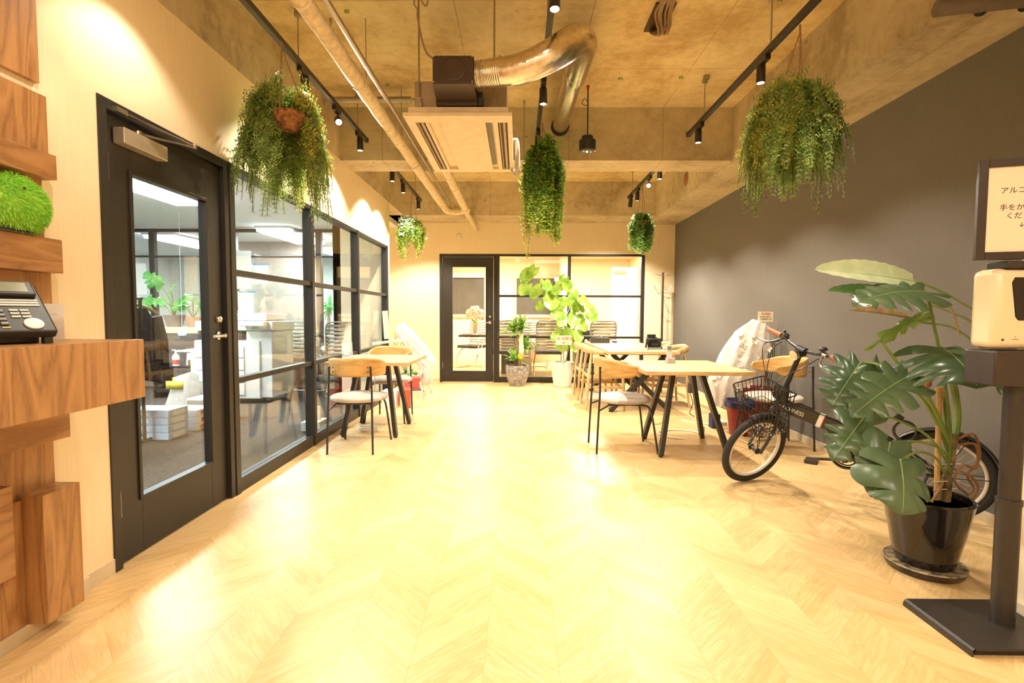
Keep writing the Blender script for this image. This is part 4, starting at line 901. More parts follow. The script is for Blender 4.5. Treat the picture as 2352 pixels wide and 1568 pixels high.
pet([(1.90, 2.22, .52), (1.86, 2.2, .70), (1.81, 2.15, .86), (1.765, 2.12, .985)])
pet([(1.89, 2.2, .54), (1.80, 2.18, .68), (1.69, 2.16, .80), (1.62, 2.25, .89), (1.605, 2.35, .90)], .007)
pet([(1.90, 2.2, .50), (1.84, 2.18, .63), (1.73, 2.14, .78), (1.64, 2.10, .88)], .009)
pet([(1.88, 2.19, .47), (1.76, 2.16, .60), (1.62, 2.15, .67), (1.525, 2.17, .695)], .005)
pet([(1.87, 2.19, .42), (1.75, 2.1, .52), (1.60, 2.0, .575), (1.515, 1.97, .56)], .005)
pet([(1.88, 2.18, .43), (1.78, 2.1, .55), (1.65, 2.06, .60), (1.535, 2.06, .60)], .005)
pet([(1.925, 2.25, .84), (1.945, 2.25, .76), (1.95, 2.24, .66), (1.92, 2.22, .54)], .014)
MB().tube([V(p)-O2 for p in bez([(1.88, 2.2, .30), (1.885, 2.2, .42), (1.90, 2.2, .50), (1.915, 2.21, .60)])], [.02]*12+[.016]*13+[.012]*12, 10).obj('stem', mat('brown_stem', (.20, .13, .05), .7, noise=(20, .4)), mo)
MB().tube([V((1.842, 2.2, .31))-O2, V((1.832, 2.2, .79))-O2], .011, 10).tube([V((1.832, 2.2, .79))-O2, V((1.831, 2.2, .806))-O2], .0145, 10).obj('bamboo_stake', mat('bamboo', (.55, .34, .12), .5, noise=(12, .15)), mo)
ar_ = MB(); rs_ = random.Random(9)
for pts in (((1.92, 2.2, .58), (1.99, 2.2, .60), (2.02, 2.2, .50), (1.97, 2.2, .42), (2.0, 2.2, .36), (1.95, 2.2, .31)), ((1.91, 2.2, .55), (1.98, 2.18, .56), (1.99, 2.18, .46), (1.93, 2.18, .47), (1.90, 2.18, .40), (1.96, 2.18, .34)), ((1.90, 2.2, .45), (1.95, 2.17, .43), (1.99, 2.17, .38), (1.97, 2.17, .31)), ((1.87, 2.2, .40), (1.82, 2.16, .37), (1.77, 2.14, .32))):
    ar_.tube([V(p)-O2 for p in bez(pts)], .0055, 6)
ar_.obj('aerial_roots', mat('root_brown', (.24, .12, .05), .75), mo)
tw = MB()
for z in (.36, .395, .47): tw.tube([V((1.81, 2.18, z))-O2, V((1.93, 2.19, z+.004))-O2], .0025, 5)
tw.obj('tie_wire', mat('pale_twine', (.55, .5, .42), .6), mo)
# strelitzia whose pot stands behind the pillar corner
st_ = thing('strelitzia_plant', 'long leaved plant with pale leaves reaching in above the monstera', 'potted plant', (2.39, 2.27, 0)); O3 = V((2.39, 2.27, 0))
MB().lathe([(0, .0), (.10, .0), (.135, .30), (.14, .34), (.13, .34), (0, .31)], n=30).obj('pot', WPOT, st_)
STL = leafmat('pale_leaf_underside', (.40, .50, .30), (.52, .60, .40), .5, .25, 16); STD = leafmat('dark_strap_leaf', (.06, .14, .04), (.10, .20, .06), .3, .2, 8); STX = leafmat('withered_leaf', (.50, .32, .16), (.66, .50, .32), .6, .3, 30)
def paddle(b, tip, nrm, wid, mtl, fold, roll=0.0, seed=0):
    b, tip, nrm = V(b)-O3, V(tip)-O3, V(nrm); d = tip-b; L_ = d.length; d.normalize(); s_ = d.cross(nrm).normalized(); nn = s_.cross(d); rs = random.Random(seed)
    def fn(u, v_):
        q = v_; x = (u*2-1); hw_ = wid*.5*(sin(min(1, q*.90+.10)*pi)**.55); c = b+d*L_*q+nn*.02*L_*sin(q*pi)
        return c+s_*x*hw_+nn*(abs(x)*hw_*fold+.0015*sin(q*60+abs(x)*3)*abs(x))
    o = MB().grid(fn, 8, 48).obj('leaf', mtl, st_, smooth=70)
    MB().tube([b+d*L_*i/10+nn*(.02*L_*sin(i/10*pi)-.002) for i in range(11)], [.004*(1-.6*i/10) for i in range(11)], 6).obj('midrib', MONV, o)
paddle((1.736, 2.25, 1.268), (1.277, 2.20, 1.312), (.08, -.82, .58), .125, STL, .35, seed=1)
paddle((1.757, 2.30, 1.192), (1.366, 2.25, 1.225), (.0, -.75, .8), .085, STD, .45, seed=2)
paddle((1.755, 2.30, 1.109), (1.463, 2.25, 1.140), (.0, -.8, .6), .034, STX, .9, seed=3)
for pts in (((2.38, 2.27, .33), (2.30, 2.30, .75), (2.116, 2.30, 1.078), (1.95, 2.28, 1.19), (1.802, 2.25, 1.248), (1.736, 2.25, 1.268)), ((2.39, 2.28, .33), (2.28, 2.3, .70), (2.085, 2.3, 1.044), (1.93, 2.3, 1.14), (1.785, 2.3, 1.182), (1.757, 2.3, 1.192)), ((2.39, 2.27, .33), (2.24, 2.3, .80), (1.994, 2.3, 1.044), (1.826, 2.3, 1.086), (1.755, 2.3, 1.109))):
    MB().tube([V(p)-O3 for p in bez(pts)], .0055, 8).obj('petiole', mat('pale_petiole', (.24, .32, .12), .4), st_)
MB().tube([V(p)-O3 for p in bez([(1.99, 2.3, 1.03), (1.92, 2.25, 1.12), (1.84, 2.2, 1.17), (1.74, 2.2, 1.19)])], .004, 6).obj('dry_petiole', mat('dry_petiole', (.48, .34, .20), .6), st_)
# ---------------------------------------------------------------- wrapped orchids
WRAP = leafmat('flower_wrap_film', (.80, .76, .72), (.90, .87, .83), .35, .35, 20)
def wrap(t, pts, radii, seed, name='wrapped_flowers'):
    rs = random.Random(seed); P = bez(pts, 8); n = 36; rg = []
    N = len(P)
    for i, p in enumerate(P):
        q = i/(N-1)*(len(radii)-1); k = min(int(q), len(radii)-2); f = q-k; a_, b_ = radii[k], radii[k+1]; rx = a_[0]+(b_[0]-a_[0])*f; ry = a_[1]+(b_[1]-a_[1])*f
        T = (P[min(i+1, N-1)]-P[max(i-1, 0)]).normalized(); u = T.cross(V((0, 1, 0))).normalized(); w_ = u.cross(T)
        rg.append([p+u*cos(2*pi*j/n)*rx*(1+.06*sin(j*2.1+i*.35+seed))+w_*sin(2*pi*j/n)*ry*(1+.14*sin(j*1.7-i*.5)) for j in range(n)])
    vs_ = [v_ for r in rg for v_ in r]; fs = [(i*n+j, i*n+(j+1) % n, (i+1)*n+(j+1) % n, (i+1)*n+j) for i in range(N-1) for j in range(n)]+[tuple(range(n-1, -1, -1)), tuple((N-1)*n+j for j in range(n))]
    o = MB().add(vs_, fs).obj(name, WRAP, t, smooth=50)
    return rg
ORC = mat('orchid_centre', (.80, .50, .06), .5); RED = mat('red_wrap', (.24, .02, .02), .4); GRL = leafmat('orchid_leaf', (.03, .16, .03), (.08, .26, .05), .25, .15)
o1 = thing('wrapped_orchid', 'white paper wrapped orchid leaning on the charcoal wall behind the bicycle', 'wrapped flowers', (2.30, 4.95, 0), 0, 'gift orchids in white wrapping')
rg = wrap(o1, [(-.33, 0, .22), (-.22, 0, .48), (-.05, 0, .80), (.07, 0, 1.04)], [(.10, .06), (.19, .10), (.20, .12), (.185, .11), (.09, .06)], 1)
rs_ = random.Random(21)
for k in range(15):
    r = rg[rs_.randrange(2, len(rg)-2)]; j = rs_.randrange(20, 34); p = r[j]
    MB().ball(p, .011, 8, 5).obj('flower_centre', ORC, o1)
    pt = MB()
    for q in range(5):
        a = q*2*pi/5; d = V((cos(a), -.35, sin(a))); strap_leaf(pt, p+V((0, -.004, 0)), d, .045, .032, .0, .1, n=3, upv=V((0, -1, 0)))
    pt.obj('blossom', mat('petal_white', (.86, .83, .80), .5), o1, smooth=60)
MB().lathe([(0, 0), (.09, 0), (.13, .25), (.15, .42), (.12, .40), (0, .30)], (.02, -.04, 0), 18).obj('red_pot_wrap', RED, o1)
q = MB()
for k in range(9):
    a = k*.75; strap_leaf(q, (.03, -.06, .36), (cos(a), sin(a)*.7-.3, .35), .19, .075, .5, .15)
q.obj('foliage', GRL, o1, smooth=60)
q = MB()
for k in range(5): q.tube(bez([(.04+.02*k, -.05, .35), (.10+.02*k, -.04, .62), (.13+.016*k, -.02, .86)]), .004, 6)
q.obj('flower_stems', mat('dark_stem', (.03, .05, .02), .6), o1)
MB().tube([(.06, -.06, .35), (.095, -.05, .62)], .008, 6).obj('support_stick', OAKC, o1)
bx('red_ribbon', RED, o1, .12, .21, -.08, .05, .28, .40, .01)
c1 = thing('gift_card_sign', 'small cream card sign standing above the wrapped orchid at the wall', 'sign', (2.40, 4.93, .98), -.1)
bx('card', mat('card_ivory', (.78, .70, .52), .5), c1, -.072, .072, -.003, 0, .075, .172, .001)
MB().tube([(0, .003, 0), (0, .003, .12)], .0045, 6).obj('stick', mat('white_stick', (.75, .72, .66), .5), c1)
text('heading', '祝 開店', .026, mat('red_ink', (.60, .10, .03), .5), c1, Matrix.Translation((-.04, -.0035, .142)) @ Matrix.Rotation(pi/2, 4, 'X'))
text('line', '株式会社 様より', .014, mat('brown_ink', (.10, .07, .05), .5), c1, Matrix.Translation((-.05, -.0035, .118)) @ Matrix.Rotation(pi/2, 4, 'X'))
text('line', '代表取締役 一同', .014, mat('brown_ink', (.10, .07, .05), .5), c1, Matrix.Translation((-.05, -.0035, .095)) @ Matrix.Rotation(pi/2, 4, 'X'))
rd = thing('red_pot', 'dark red plastic wrapped pot under the wall side chair', 'pot', (2.08, 4.72, 0))
MB().lathe([(0, 0), (.08, 0), (.115, .26), (.13, .30), (.11, .29), (0, .24)], n=22).obj('wrap', RED, rd); MB().lathe([(.132, .26), (.136, .31), (.12, .33), (.10, .30)], n=22).obj('collar', mat('navy_film', (.02, .02, .07), .2), rd)
o2 = thing('wrapped_orchid', 'white wrapped orchid leaning toward the room behind the partition end', 'wrapped flowers', (-1.36, 6.35, 0), 0, 'gift orchids in white wrapping')
wrap(o2, [(-.14, .0, .97), (-.02, 0, .82), (.13, .0, .62), (.24, -.02, .46), (.21, -.04, .25)], [(.07, .05), (.10, .07), (.12, .08), (.11, .07), (.04, .04)], 4)
q = MB(); rs_ = random.Random(8)
for k in range(40):
    x = rs_.uniform(.12, .27); z = rs_.uniform(.12, .52); q.grid(lambda u, v_, x=x, z=z: (x+.03*u, -.06-.02*sin(u*3)+.01*v_, z-.08*v_+.02*sin(u*4)), 3, 3)
q.obj('film_ends', WRAP, o2, thick=.001)
q = MB()
for k in range(8):
    a = k*.8; strap_leaf(q, (-.0, -.02, .36), (cos(a), sin(a)*.6-.3, .5), .18, .08, .6, .15)
q.obj('foliage', GRL, o2, smooth=60)
q = MB()
for k in range(6): q.tube(bez([(-.05, 0, .35), (-.20+.04*k, -.02, .70), (-.14+.05*k, -.02, .86-.03*k)]), .0028, 5)
q.obj('flower_stems', mat('dark_stem', (.03, .05, .02), .6), o2)
MB().lathe([(0, 0), (.075, 0), (.11, .24), (.12, .30), (0, .28)], (.02, 0, .02), 18).obj('red_pot_wrap', mat('pink_wrap', (.70, .12, .12), .5), o2)
rx = thing('carton', 'open carton with red and cream sides at the foot of the leaning orchid', 'box', (-1.28, 6.07, 0), .25)
bx('cream_side', mat('carton_cream', (.74, .66, .52), .6), rx, -.02, .12, -.12, .10, 0, .20, .002); bx('red_side', mat('carton_red', (.62, .10, .05), .6), rx, -.10, -.021, -.125, .10, 0, .22, .002); MB().box(-.01, .11, -.11, .09, .2005, .203).obj('open_top', mat('carton_dark', (.10, .04, .02), .8), rx, smooth=0)
wb = bx('white_carton', WHITE, None, -1.62, -1.44, 5.95, 6.15, 0, .20, .003); tag(wb, 'white carton on the floor behind the partition table', 'box')
sb = thing('banner_stick', 'cream narrow card on a stake leaning at the partition end post', 'sign', (-1.62, 6.45, 0)); MB().box(-.035, .035, -.004, .004, .80, 1.16, M=Matrix.Rotation(rad(-4), 4, 'Y')).obj('card', mat('card_ivory', (.78, .70, .52), .5), sb, smooth=0); MB().tube([(.02, .005, 0), (.055, .005, .95)], .008, 6).obj('stake', OAKC, sb)
tag(MB().bar((-1.66, 5.75, .775), (-1.40, 6.2, .80), .02, .03).bar((-1.45, 6.02, .79), (-1.33, 6.12, .80), .012, .02).obj('white_bracket', WHITE, None, smooth=0, bevel=.003), 'white metal arm behind the table at the glass partition', 'bracket')
# ---------------------------------------------------------------- bicycle
BK = mat('bike_black', (.014, .012, .012), .3, coat=.3); RUB = mat('tyre_rubber', (.022, .02, .018), .75, noise=(50, .2), bump=(120, .4))
RIMM = mat('cream_rim', (.74, .68, .60), .3, .3); BRL = mat('brown_leather', (.34, .11, .045), .45, bump=(160, .15)); GRIP = mat('brown_grip', (.42, .17, .10), .6)
bk = thing('bicycle', 'black folding bicycle with wire basket and brown saddle by the charcoal wall', 'bicycle', (2.32, 2.765, 0)); bk.rotation_euler = (rad(-3.0), 0, math.atan2(.61, -.79))
RT = .248
def wheel(par, c, name, M=None):
    c = V(c); T = (lambda p: (M @ V(p)) if M is not None else V(p))
    def ring(mb, R_, r, n=64, m_=10, sx=1.0):
        P = []; fs = []
        for i in range(n):
            a = 2*pi*i/n
            for j in range(m_):
                b = 2*pi*j/m_; P.append(T(c+V(((R_+r*cos(b))*cos(a), r*sin(b)*sx, (R_+r*cos(b))*sin(a)))))
        for i in range(n):
            for j in range(m_): fs.append((i*m_+j, i*m_+(j+1) % m_, ((i+1) % n)*m_+(j+1) % m_, ((i+1) % n)*m_+j))
        return mb.add(P, fs)
    w_ = ring(MB(), RT-.023, .022).obj(name, RUB, par)
    ring(MB(), RT-.052, .010, sx=1.3).obj('rim', RIMM, w_)
    sp = MB()
    for k in range(28):
        a = 2*pi*k/28; a2 = a+(.5 if k % 2 else -.5); sd = .028*(1 if (k//2) % 2 else -1)
        sp.tube([T(c+V((.018*cos(a2), sd, .018*sin(a2)))), T(c+V(((RT-.06)*cos(a), 0, (RT-.06)*sin(a))))], .0011, 4, caps=False)
    sp.obj('spokes', SILV, w_)
    MB().tube([T(c+V((0, -.04, 0))), T(c+V((0, .04, 0)))], .014, 12).tube([T(c+V((0, -.055, 0))), T(c+V((0, .055, 0)))], .006, 8).tube([T(c+V((0, -.03, 0))), T(c+V((0, -.026, 0)))], .022, 12).tube([T(c+V((0, .026, 0))), T(c+V((0, .03, 0)))], .022, 12).obj('hub', mat('hub_dark', (.05, .05, .05), .3, .8), w_)
    rf = MB(); a = -2.4 if M is not None else 2.0; p0 = c+V(((RT-.10)*cos(a), 0, (RT-.10)*sin(a))); q_ = MB().ball((0, 0, 0), .024, 10, 6, (.75, .2, 1.1)); q_.v = [tuple(T(V(v_)+p0)) for v_ in q_.v]; q_.obj('spoke_reflector', mat('reflector_white', (.85, .85, .82), .3), w_)
    return w_
wheel(bk, (0, 0, RT), 'rear_wheel')
S0 = V((.80, 0, .545)); ax_ = V((-.33, 0, .944)).normalized(); MS = Matrix.Translation(S0) @ Matrix.Rotation(rad(58), 4, ax_) @ Matrix.Translation(-S0)
FA = V((.945, 0, RT))
wheel(bk, FA, 'front_wheel', MS)
def M_(pts): return [MS @ V(p) for p in pts]
fr = MB()
fr.bar((.80, 0, .555), (.36, 0, .405), .040, .078).tube([(.815, 0, .50), (.775, 0, .62)], .024, 14)
fr.obj('main_frame', BK, bk, smooth=40, bevel=.006)
MB().tube([(.43, 0, .26), (.315, 0, .52)], .019, 14).tube([(.315, 0, .52), (.300, 0, .553)], .023, 14).tube(bez([(.56, 0, .46), (.50, 0, .40), (.45, 0, .27)]), .017, 12).tube([(.43, -.035, .265), (.43, .035, .265)], .024, 16).obj('seat_tube', BK, bk)
cs_ = MB()
for s_ in (-1, 1): cs_.tube([(.42, s_*.025, .27), (.2, s_*.045, .26), (0, s_*.055, RT)], .010, 8).tube([(.33, s_*.02, .48), (.18, s_*.045, .38), (0, s_*.055, RT)], .008, 8)
cs_.obj('rear_stays', BK, bk)
bd0 = V((.80, 0, .555)); bdd = (V((.36, 0, .405))-bd0).normalized(); MB().bar(bd0+bdd*.235, bd0+bdd*.262, .0415, .0795).obj('white_band', mat('band_white', (.80, .78, .74), .4), bk, smooth=0)
MB().bar(bd0+bdd*.263, bd0+bdd*.268, .041, .079).obj('red_stripe', mat('stripe_red', (.30, .02, .02), .4), bk, smooth=0)
# lettering runs along the left side of the main tube, reading from the head tube back
dx = V((-.44, 0, -.15)).normalized(); dz = V((0, 1, 0)).cross(dx)*-1
dz = dx.cross(V((0, 1, 0)))*-1 if dx.cross(V((0, 1, 0))).z < 0 else dx.cross(V((0, 1, 0)))
TX = Matrix(((dx.x, dz.x, 0, .800), (dx.y, dz.y, 1, .0205), (dx.z, dz.z, 0, .5385), (0, 0, 0, 1)))
text('frame_lettering', 'MACHNESS', .036, mat('letter_white', (.82, .80, .77), .5), bk, TX, sx=.84)
MB().tube(bez([(.80, .012, .60), (.70, .02, .567), (.55, .02, .515), (.40, .02, .465)]), .0035, 6).obj('brake_cable', BK, bk)
# fork, stem, bars (steered)
fk = MB()
for s_ in (-1, 1): fk.tube(M_(bez([(.815, s_*.03, .50), (.85, s_*.05, .42), (.90, s_*.052, .32), (.945, s_*.052, RT)])), .0105, 10)
fk.tube(M_([(.815, -.034, .50), (.815, .034, .50)]), .016, 10).obj('fork', BK, bk)
MB().tube(M_([(.778, 0, .61), (.735, 0, .735), (.675, 0, .905)]), .0165, 14).tube(M_([(.788, 0, .585), (.772, 0, .63)]), .025, 14).tube(M_([(.675, -.03, .905), (.675, .03, .905)]), .021, 14).obj('stem', BK, bk)
hb = MB().tube(M_(bez([(.645, -.285, .925), (.655, -.17, .930), (.672, -.09, .915), (.675, 0, .905), (.672, .09, .915), (.655, .17, .930), (.645, .285, .925)])), .0105, 10).obj('handlebar', BK, bk)
for s_ in (-1, 1):
    MB().tube(M_([(.655, s_*.185, .929), (.6445, s_*.305, .924)]), .0165, 14).obj('grip', GRIP, hb)
    MB().tube(M_(bez([(.66, s_*.15, .925), (.70, s_*.165, .915), (.735, s_*.20, .895), (.74, s_*.26, .885), (.73, s_*.30, .882)])), [.008]*12+[.0055]*20+[.0045]*17 if False else .006, 8).tube(M_([(.656, s_*.135, .927), (.656, s_*.165, .927)]), .016, 12).obj('brake_lever', SILV if s_ > 0 else mat('lever_dark', (.10, .10, .10), .3, .8), hb)
MB().ball(MS @ V((.652, .125, .955)), .026, 14, 8, (1, 1, .55)).tube(M_([(.652, .125, .93), (.652, .125, .945)]), .012, 10).obj('bell', BK, hb)
MB().ball(MS @ V((.66, -.145, .945)), .022, 12, 8, (1, 1, .7)).tube(M_([(.66, -.145, .945), (.675, -.15, .985)]), .007, 8).obj('gear_shifter', mat('shifter_dark', (.04, .035, .035), .25), hb)
hl = MB().tube(M_([(.66, .0, .885), (.72, .0, .880)]), .028, 18).obj('headlamp', BK, bk); MB().tube(M_([(.716, 0, .8805), (.735, 0, .879)]), .0305, 20).obj('lamp_ring', SILV, hl); MB().tube(M_([(.7355, 0, .879), (.7375, 0, .879)]), .024, 18).obj('lamp_lens', mat('lamp_lens', (.75, .62, .38), .1), hl)
q = MB()
for k, (y, dy) in enumerate(((-.15, -.04), (.15, .05), (-.13, .02))): q.tube(M_(bez([(.70, y, .915), (.82, y*.8+dy, .90), (.88, y*.3, .75), (.83, dy*.3, .60)])), .0028, 6)
q.obj('control_cables', BK, bk)
# front fender
def fender(M, c, a0, a1, R_, w_, name):
    def fn(u, v_):
        a = a0+(a1-a0)*v_; x = (u*2-1); p = V(c)+V(((R_-.010*x*x)*cos(a), x*w_, (R_-.010*x*x)*sin(a))); return (M @ p) if M is not None else p
    return MB().grid(fn, 6, 30).obj(name, BK, bk, thick=.002, smooth=60)
fender(MS, FA, rad(78), rad(178), RT+.012, .026, 'front_fender'); fender(None, (0, 0, RT), rad(8), rad(188), RT+.014, .030, 'rear_fender')
q = MB()
for s_ in (-1, 1): q.tube([(-.26, s_*.028, RT+.02), (0, s_*.055, RT)], .0025, 6).tube([(-.12, s_*.028, RT+.235), (0, s_*.055, RT)], .0025, 6)
q.obj('fender_stay', BK, bk)
# basket: wire box in front of the stem, steered
def wire_basket():
    mb = MB(); rt_ = .0022
    def lay(z, f, x0, x1, hw_):
        r = .05; P = []
        for (cx, cy, a0) in ((x1-r, hw_-r, 0), (x0+.01, hw_-.01, pi/2), (x0+.01, -hw_+.01, pi), (x1-r, -hw_+r, 1.5*pi)):
            rr_ = r if cx > (x0+x1)/2 else .01
            for i in range(5): a = a0+i*pi/8; P.append(V((cx+rr_*cos(a), cy+rr_*sin(a), z)))
        return P+[P[0]]
    def dims(z): f = (z-.41)/.28; return .81, 1.01+.06*f, .105+.035*f
    for z in (.41, .48, .55, .62, .69):
        mb.tube(M_(lay(z, 0, *dims(z))), .004 if z in (.69,) else rt_, 6)
    lo, hi = lay(.41, 0, *dims(.41)), lay(.69, 0, *dims(.69))
    def along(P, s_):
        L_ = [0]
        for a, b in zip(P, P[1:]): L_.append(L_[-1]+(b-a).length)
        s_ *= L_[-1]
        for i in range(len(P)-1):
            if L_[i+1] >= s_: return P[i].lerp(P[i+1], (s_-L_[i])/max(1e-6, L_[i+1]-L_[i]))
        return P[-1]
    for k in range(34): mb.tube(M_([along(lo, k/34), along(hi, k/34)]), rt_, 5)
    x0, x1, hw_ = dims(.41)
    for k in range(7): y = -hw_+2*hw_*(k+.5)/7; mb.tube(M_([(x0, y, .41), (x1, y, .41)]), rt_, 5)
    for k in range(6): x = x0+(x1-x0)*(k+.5)/6; mb.tube(M_([(x, -hw_, .41), (x, hw_, .41)]), rt_, 5)
    return mb
bs = wire_basket().obj('wire_basket', mat('basket_wire', (.03, .03, .03), .2, .6), bk)
q = MB(); B_ = MB().box(.775, .80, -.05, .05, .58, .66); B_.v = M_(B_.v); B_.obj('basket_bracket', BK, bs, smooth=0)
for y in (-.03, .03):
    b_ = MB().ball((0, 0, 0), .009, 8, 5); b_.v = [tuple(MS @ (V(v_)+V((.76, y, .655)))) for v_ in b_.v]; b_.tube(M_([(.76, y, .655), (.76, y, .63)]), .005, 6); b_.obj('bracket_bolt', SILV, bs)
# saddle and post
MB().tube([(.305, 0, .54), (.225, 0, .715)], .013, 12).obj('seat_post', BK, bk)
def sad(u, v_):
    x = .10-.25*v_; w_ = .02+.062*(v_**1.6)*(1 if v_ < .92 else math.sqrt(max(0, 1-((v_-.92)/.08)**2))); a = pi*u
    if v_ < .06: w_ *= math.sqrt(v_/.06)
    z = .775-.012*sin(v_*pi)+.02*v_; return (.20+x, -cos(a)*w_, z-.055+sin(a)**.6*.055 if 0 < a < pi else z-.055)
sa = MB().grid(sad, 14, 24); sa.obj('saddle', BRL, bk, thick=.004, smooth=70)
q = MB()
for s_ in (-1, 1):
    q.tube([(.28, s_*.015, .735), (.10, s_*.03, .735)], .0035, 6); q.tube([(.075+.012*sin(i*.9), s_*.035+.012*cos(i*.9), .705+.003*i) for i in range(14)], .003, 5)
q.obj('saddle_springs', BK, bk)
MB().tube([(.296, -.02, .57), (.296, .02, .57)], .014, 10).bar((.285, 0, .56), (.24, .02, .545), .03, .028).obj('clamp', BK, bk)
MB().ball((.262, .04, .545), .013, 10, 6, (1, .5, .8)).obj('red_reflector', mat('red_lens', (.65, .04, .02), .25), bk)
lk = MB().tube([(.155+.05*cos(i*2*pi/30), .03, .475+.055*sin(i*2*pi/30)) for i in range(31)], .0075, 8).tube([(.17, .03, .535), (.20, .03, .56)], .02, 10).obj('ring_lock', BK, bk)
# cranks
cr = MB().tube([(.43+.06*cos(i*2*pi/40), -.045, .265+.06*sin(i*2*pi/40)) for i in range(41)], .005, 6)
MB().tube([(.43+.078*cos(i*2*pi/40), -.047, .265+.078*sin(i*2*pi/40)) for i in range(41)], .010, 6).obj('chain_guard', BK, bk)
for k in range(5): a = k*2*pi/5; cr.bar((.43, -.045, .265), (.43+.06*cos(a), -.045, .265+.06*sin(a)), .012, .006)
cr.obj('chainring', mat('ring_dark', (.05, .045, .04), .35, .6), bk)
ck = MB().bar((.43, .055, .265), (.585, .062, .247), .018, .012).tube([(.43, .03, .265), (.43, .062, .265)], .016, 12).obj('crank_arm', BK, bk, smooth=30)
pd = MB().box(.555, .625, .075, .155, .236, .258).obj('pedal', BK, ck, smooth=0, bevel=.004); MB().box(.626, .629, .09, .14, .240, .254).obj('pedal_reflector', mat('amber', (.70, .33, .03), .3), pd, smooth=0); MB().box(.551, .554, .09, .14, .240, .254).obj('pedal_reflector', mat('amber', (.70, .33, .03), .3), pd, smooth=0)
MB().bar((.43, -.06, .265), (.28, -.068, .283), .018, .012).box(.24, .31, -.16, -.075, .272, .294).obj('far_crank', BK, bk, smooth=0)
MB().tube([(.05, .06, .25), (.12, .13, .012)], .007, 8).tube([(.12, .125, .010), (.15, .14, .008)], .009, 8).obj('kickstand', BK, bk)
# ---------------------------------------------------------------- hand sanitiser stand
sd = thing('sanitizer_stand', 'black pole stand with automatic white sanitizer dispenser at the right edge', 'dispenser stand', (1.70, 1.765, 0))
STB = mat('stand_black', (.030, .024, .021), .42, noise=(140, .08)); CRM = mat('dispenser_cream', (.80, .66, .45), .32, noise=(4, .01))
q = MB().box(-.195, .14, -.15, .145, .020, .027); q.grid(lambda u, v_: (-.195-.012*sin(u*pi/2)-.0, -.15+.295*v_, .027-.012*(1-cos(u*pi/2))), 6, 1).box(-.2095, -.2025, -.15, .145, .0, .016); q.obj('base_plate', STB, sd, smooth=30)
MB().box(-.19, .13, -.14, .135, .0, .0195).obj('base_weight', mat('weight_black', (.01, .01, .01), .6), sd, smooth=0)
MB().tube([(.03, 0, .02), (.03, 0, .46)], .034, 24).tube([(.03, 0, .455), (.03, 0, .475)], .037, 24).tube([(.03, 0, .475), (.03, 0, .90)], .031, 24).obj('pole', STB, sd)
bx('drip_tray', mat('tray_black', (.035, .022, .018), .4), sd, -.100, .14, -.06, .06, .878, .998, .006)
dsp = MB().box(-.095, .15, -.045, .055, 1.004, 1.275).obj('dispenser_body', CRM, sd, smooth=60, bevel=.022)
MB().prism([(-.036, 1.245), (.10, 1.245), (.105, 1.23), (.095, 1.11), (.085, 1.10), (-.018, 1.10), (-.028, 1.112), (-.045, 1.228)], -.0485, -.040, 'y').obj('level_window', mat('window_black', (.012, .008, .008), .12), dsp, smooth=0, bevel=.003)
MB().ball((-.066, -.045, 1.035), .0042, 8, 5).obj('sensor_dot', BLK2, dsp)
MB().box(-.035, -.013, -.0462, -.0452, 1.036, 1.0375).box(-.025, -.023, -.0462, -.0452, 1.043, 1.046).obj('hand_symbol', mat('brown_ink', (.10, .07, .05), .5), dsp, smooth=0)
bx('neck', STB, sd, -.065, .13, -.05, .03, 1.275, 1.30, .004)
# notice board: portrait frame tilted to the room
sg = bpy.data.objects.new('notice_frame', None); COL.objects.link(sg); bpy.data.objects.remove(sg)
R_s = Matrix.Translation((-.137, .0, 1.305)) @ Matrix.Rotation(rad(-17), 4, 'Z')
W2, H2, bd_ = .28, .335, .026
nf = MB()
for b_ in ((0, bd_, 0, H2), (W2-bd_, W2, 0, H2), (bd_, W2-bd_, 0, bd_), (bd_, W2-bd_, H2-bd_, H2)): nf.box(b_[0], b_[1], -.012, .008, b_[2], b_[3], M=R_s)
nfo = nf.obj('notice_frame', mat('frame_brown', (.028, .016, .012), .4), sd, smooth=0, bevel=.002)
MB().box(bd_, W2-bd_, -.004, .0, bd_, H2-bd_, M=R_s).obj('notice_sheet', mat('paper_peach', (.86, .72, .56), .7, noise=(3, .01)), nfo, smooth=0)
INK = mat('sign_ink', (.035, .02, .015), .5)
for s_, x, z, sz in (('アルコール消毒', .062, .222, .0235), ('手をかざして', .062, .166, .0225), ('ください', .080, .138, .0225), ('↓', .1165, .108, .020)):
    text('lettering', s_, sz, INK, nfo, R_s @ Matrix.Translation((x, -.0046, z)) @ Matrix.Rotation(pi/2, 4, 'X'), .0002)
# ---------------------------------------------------------------- walnut reception feature with counter (near left)
WAL = wood('walnut_upright', (.46, .25, .10), (.37, .19, .072), (.26, .12, .042), (6, 6, .8), .38, 1.5)
WALH = wood('walnut_lengthwise', (.45, .24, .098), (.36, .185, .072), (.26, .12, .044), (6, .8, 6), .38, 1.5)
rc = thing('reception_counter', 'walnut reception counter of stacked staggered blocks at the near left', 'counter', (-1.70, 1.3, 0)); O4 = V((-1.70, 1.3, 0))
Y1 = 1.80
def blk(name, x1, y0, z0, z1, m_, y1=Y1, x0=-1.699): return bx(name, m_, rc, x0+1.70, x1+1.70, y0-1.3, y1-1.3, z0, z1, .0015)
def zz(py, Y=Y1): return 1.1125-(py-723)*Y/1160
TALL = -1.0
blk('wood_block', -1.683, .7, zz(205), 2.58, WAL); blk('wood_block', -1.662, .7, zz(363), zz(234), WAL)
blk('shelf_slab', -1.635, .7, zz(421), zz(366), WALH)
blk('back_panel', -1.690, .7, zz(560), zz(415), WAL); blk('shelf_slab', -1.627, .7, zz(632), zz(556), WALH)
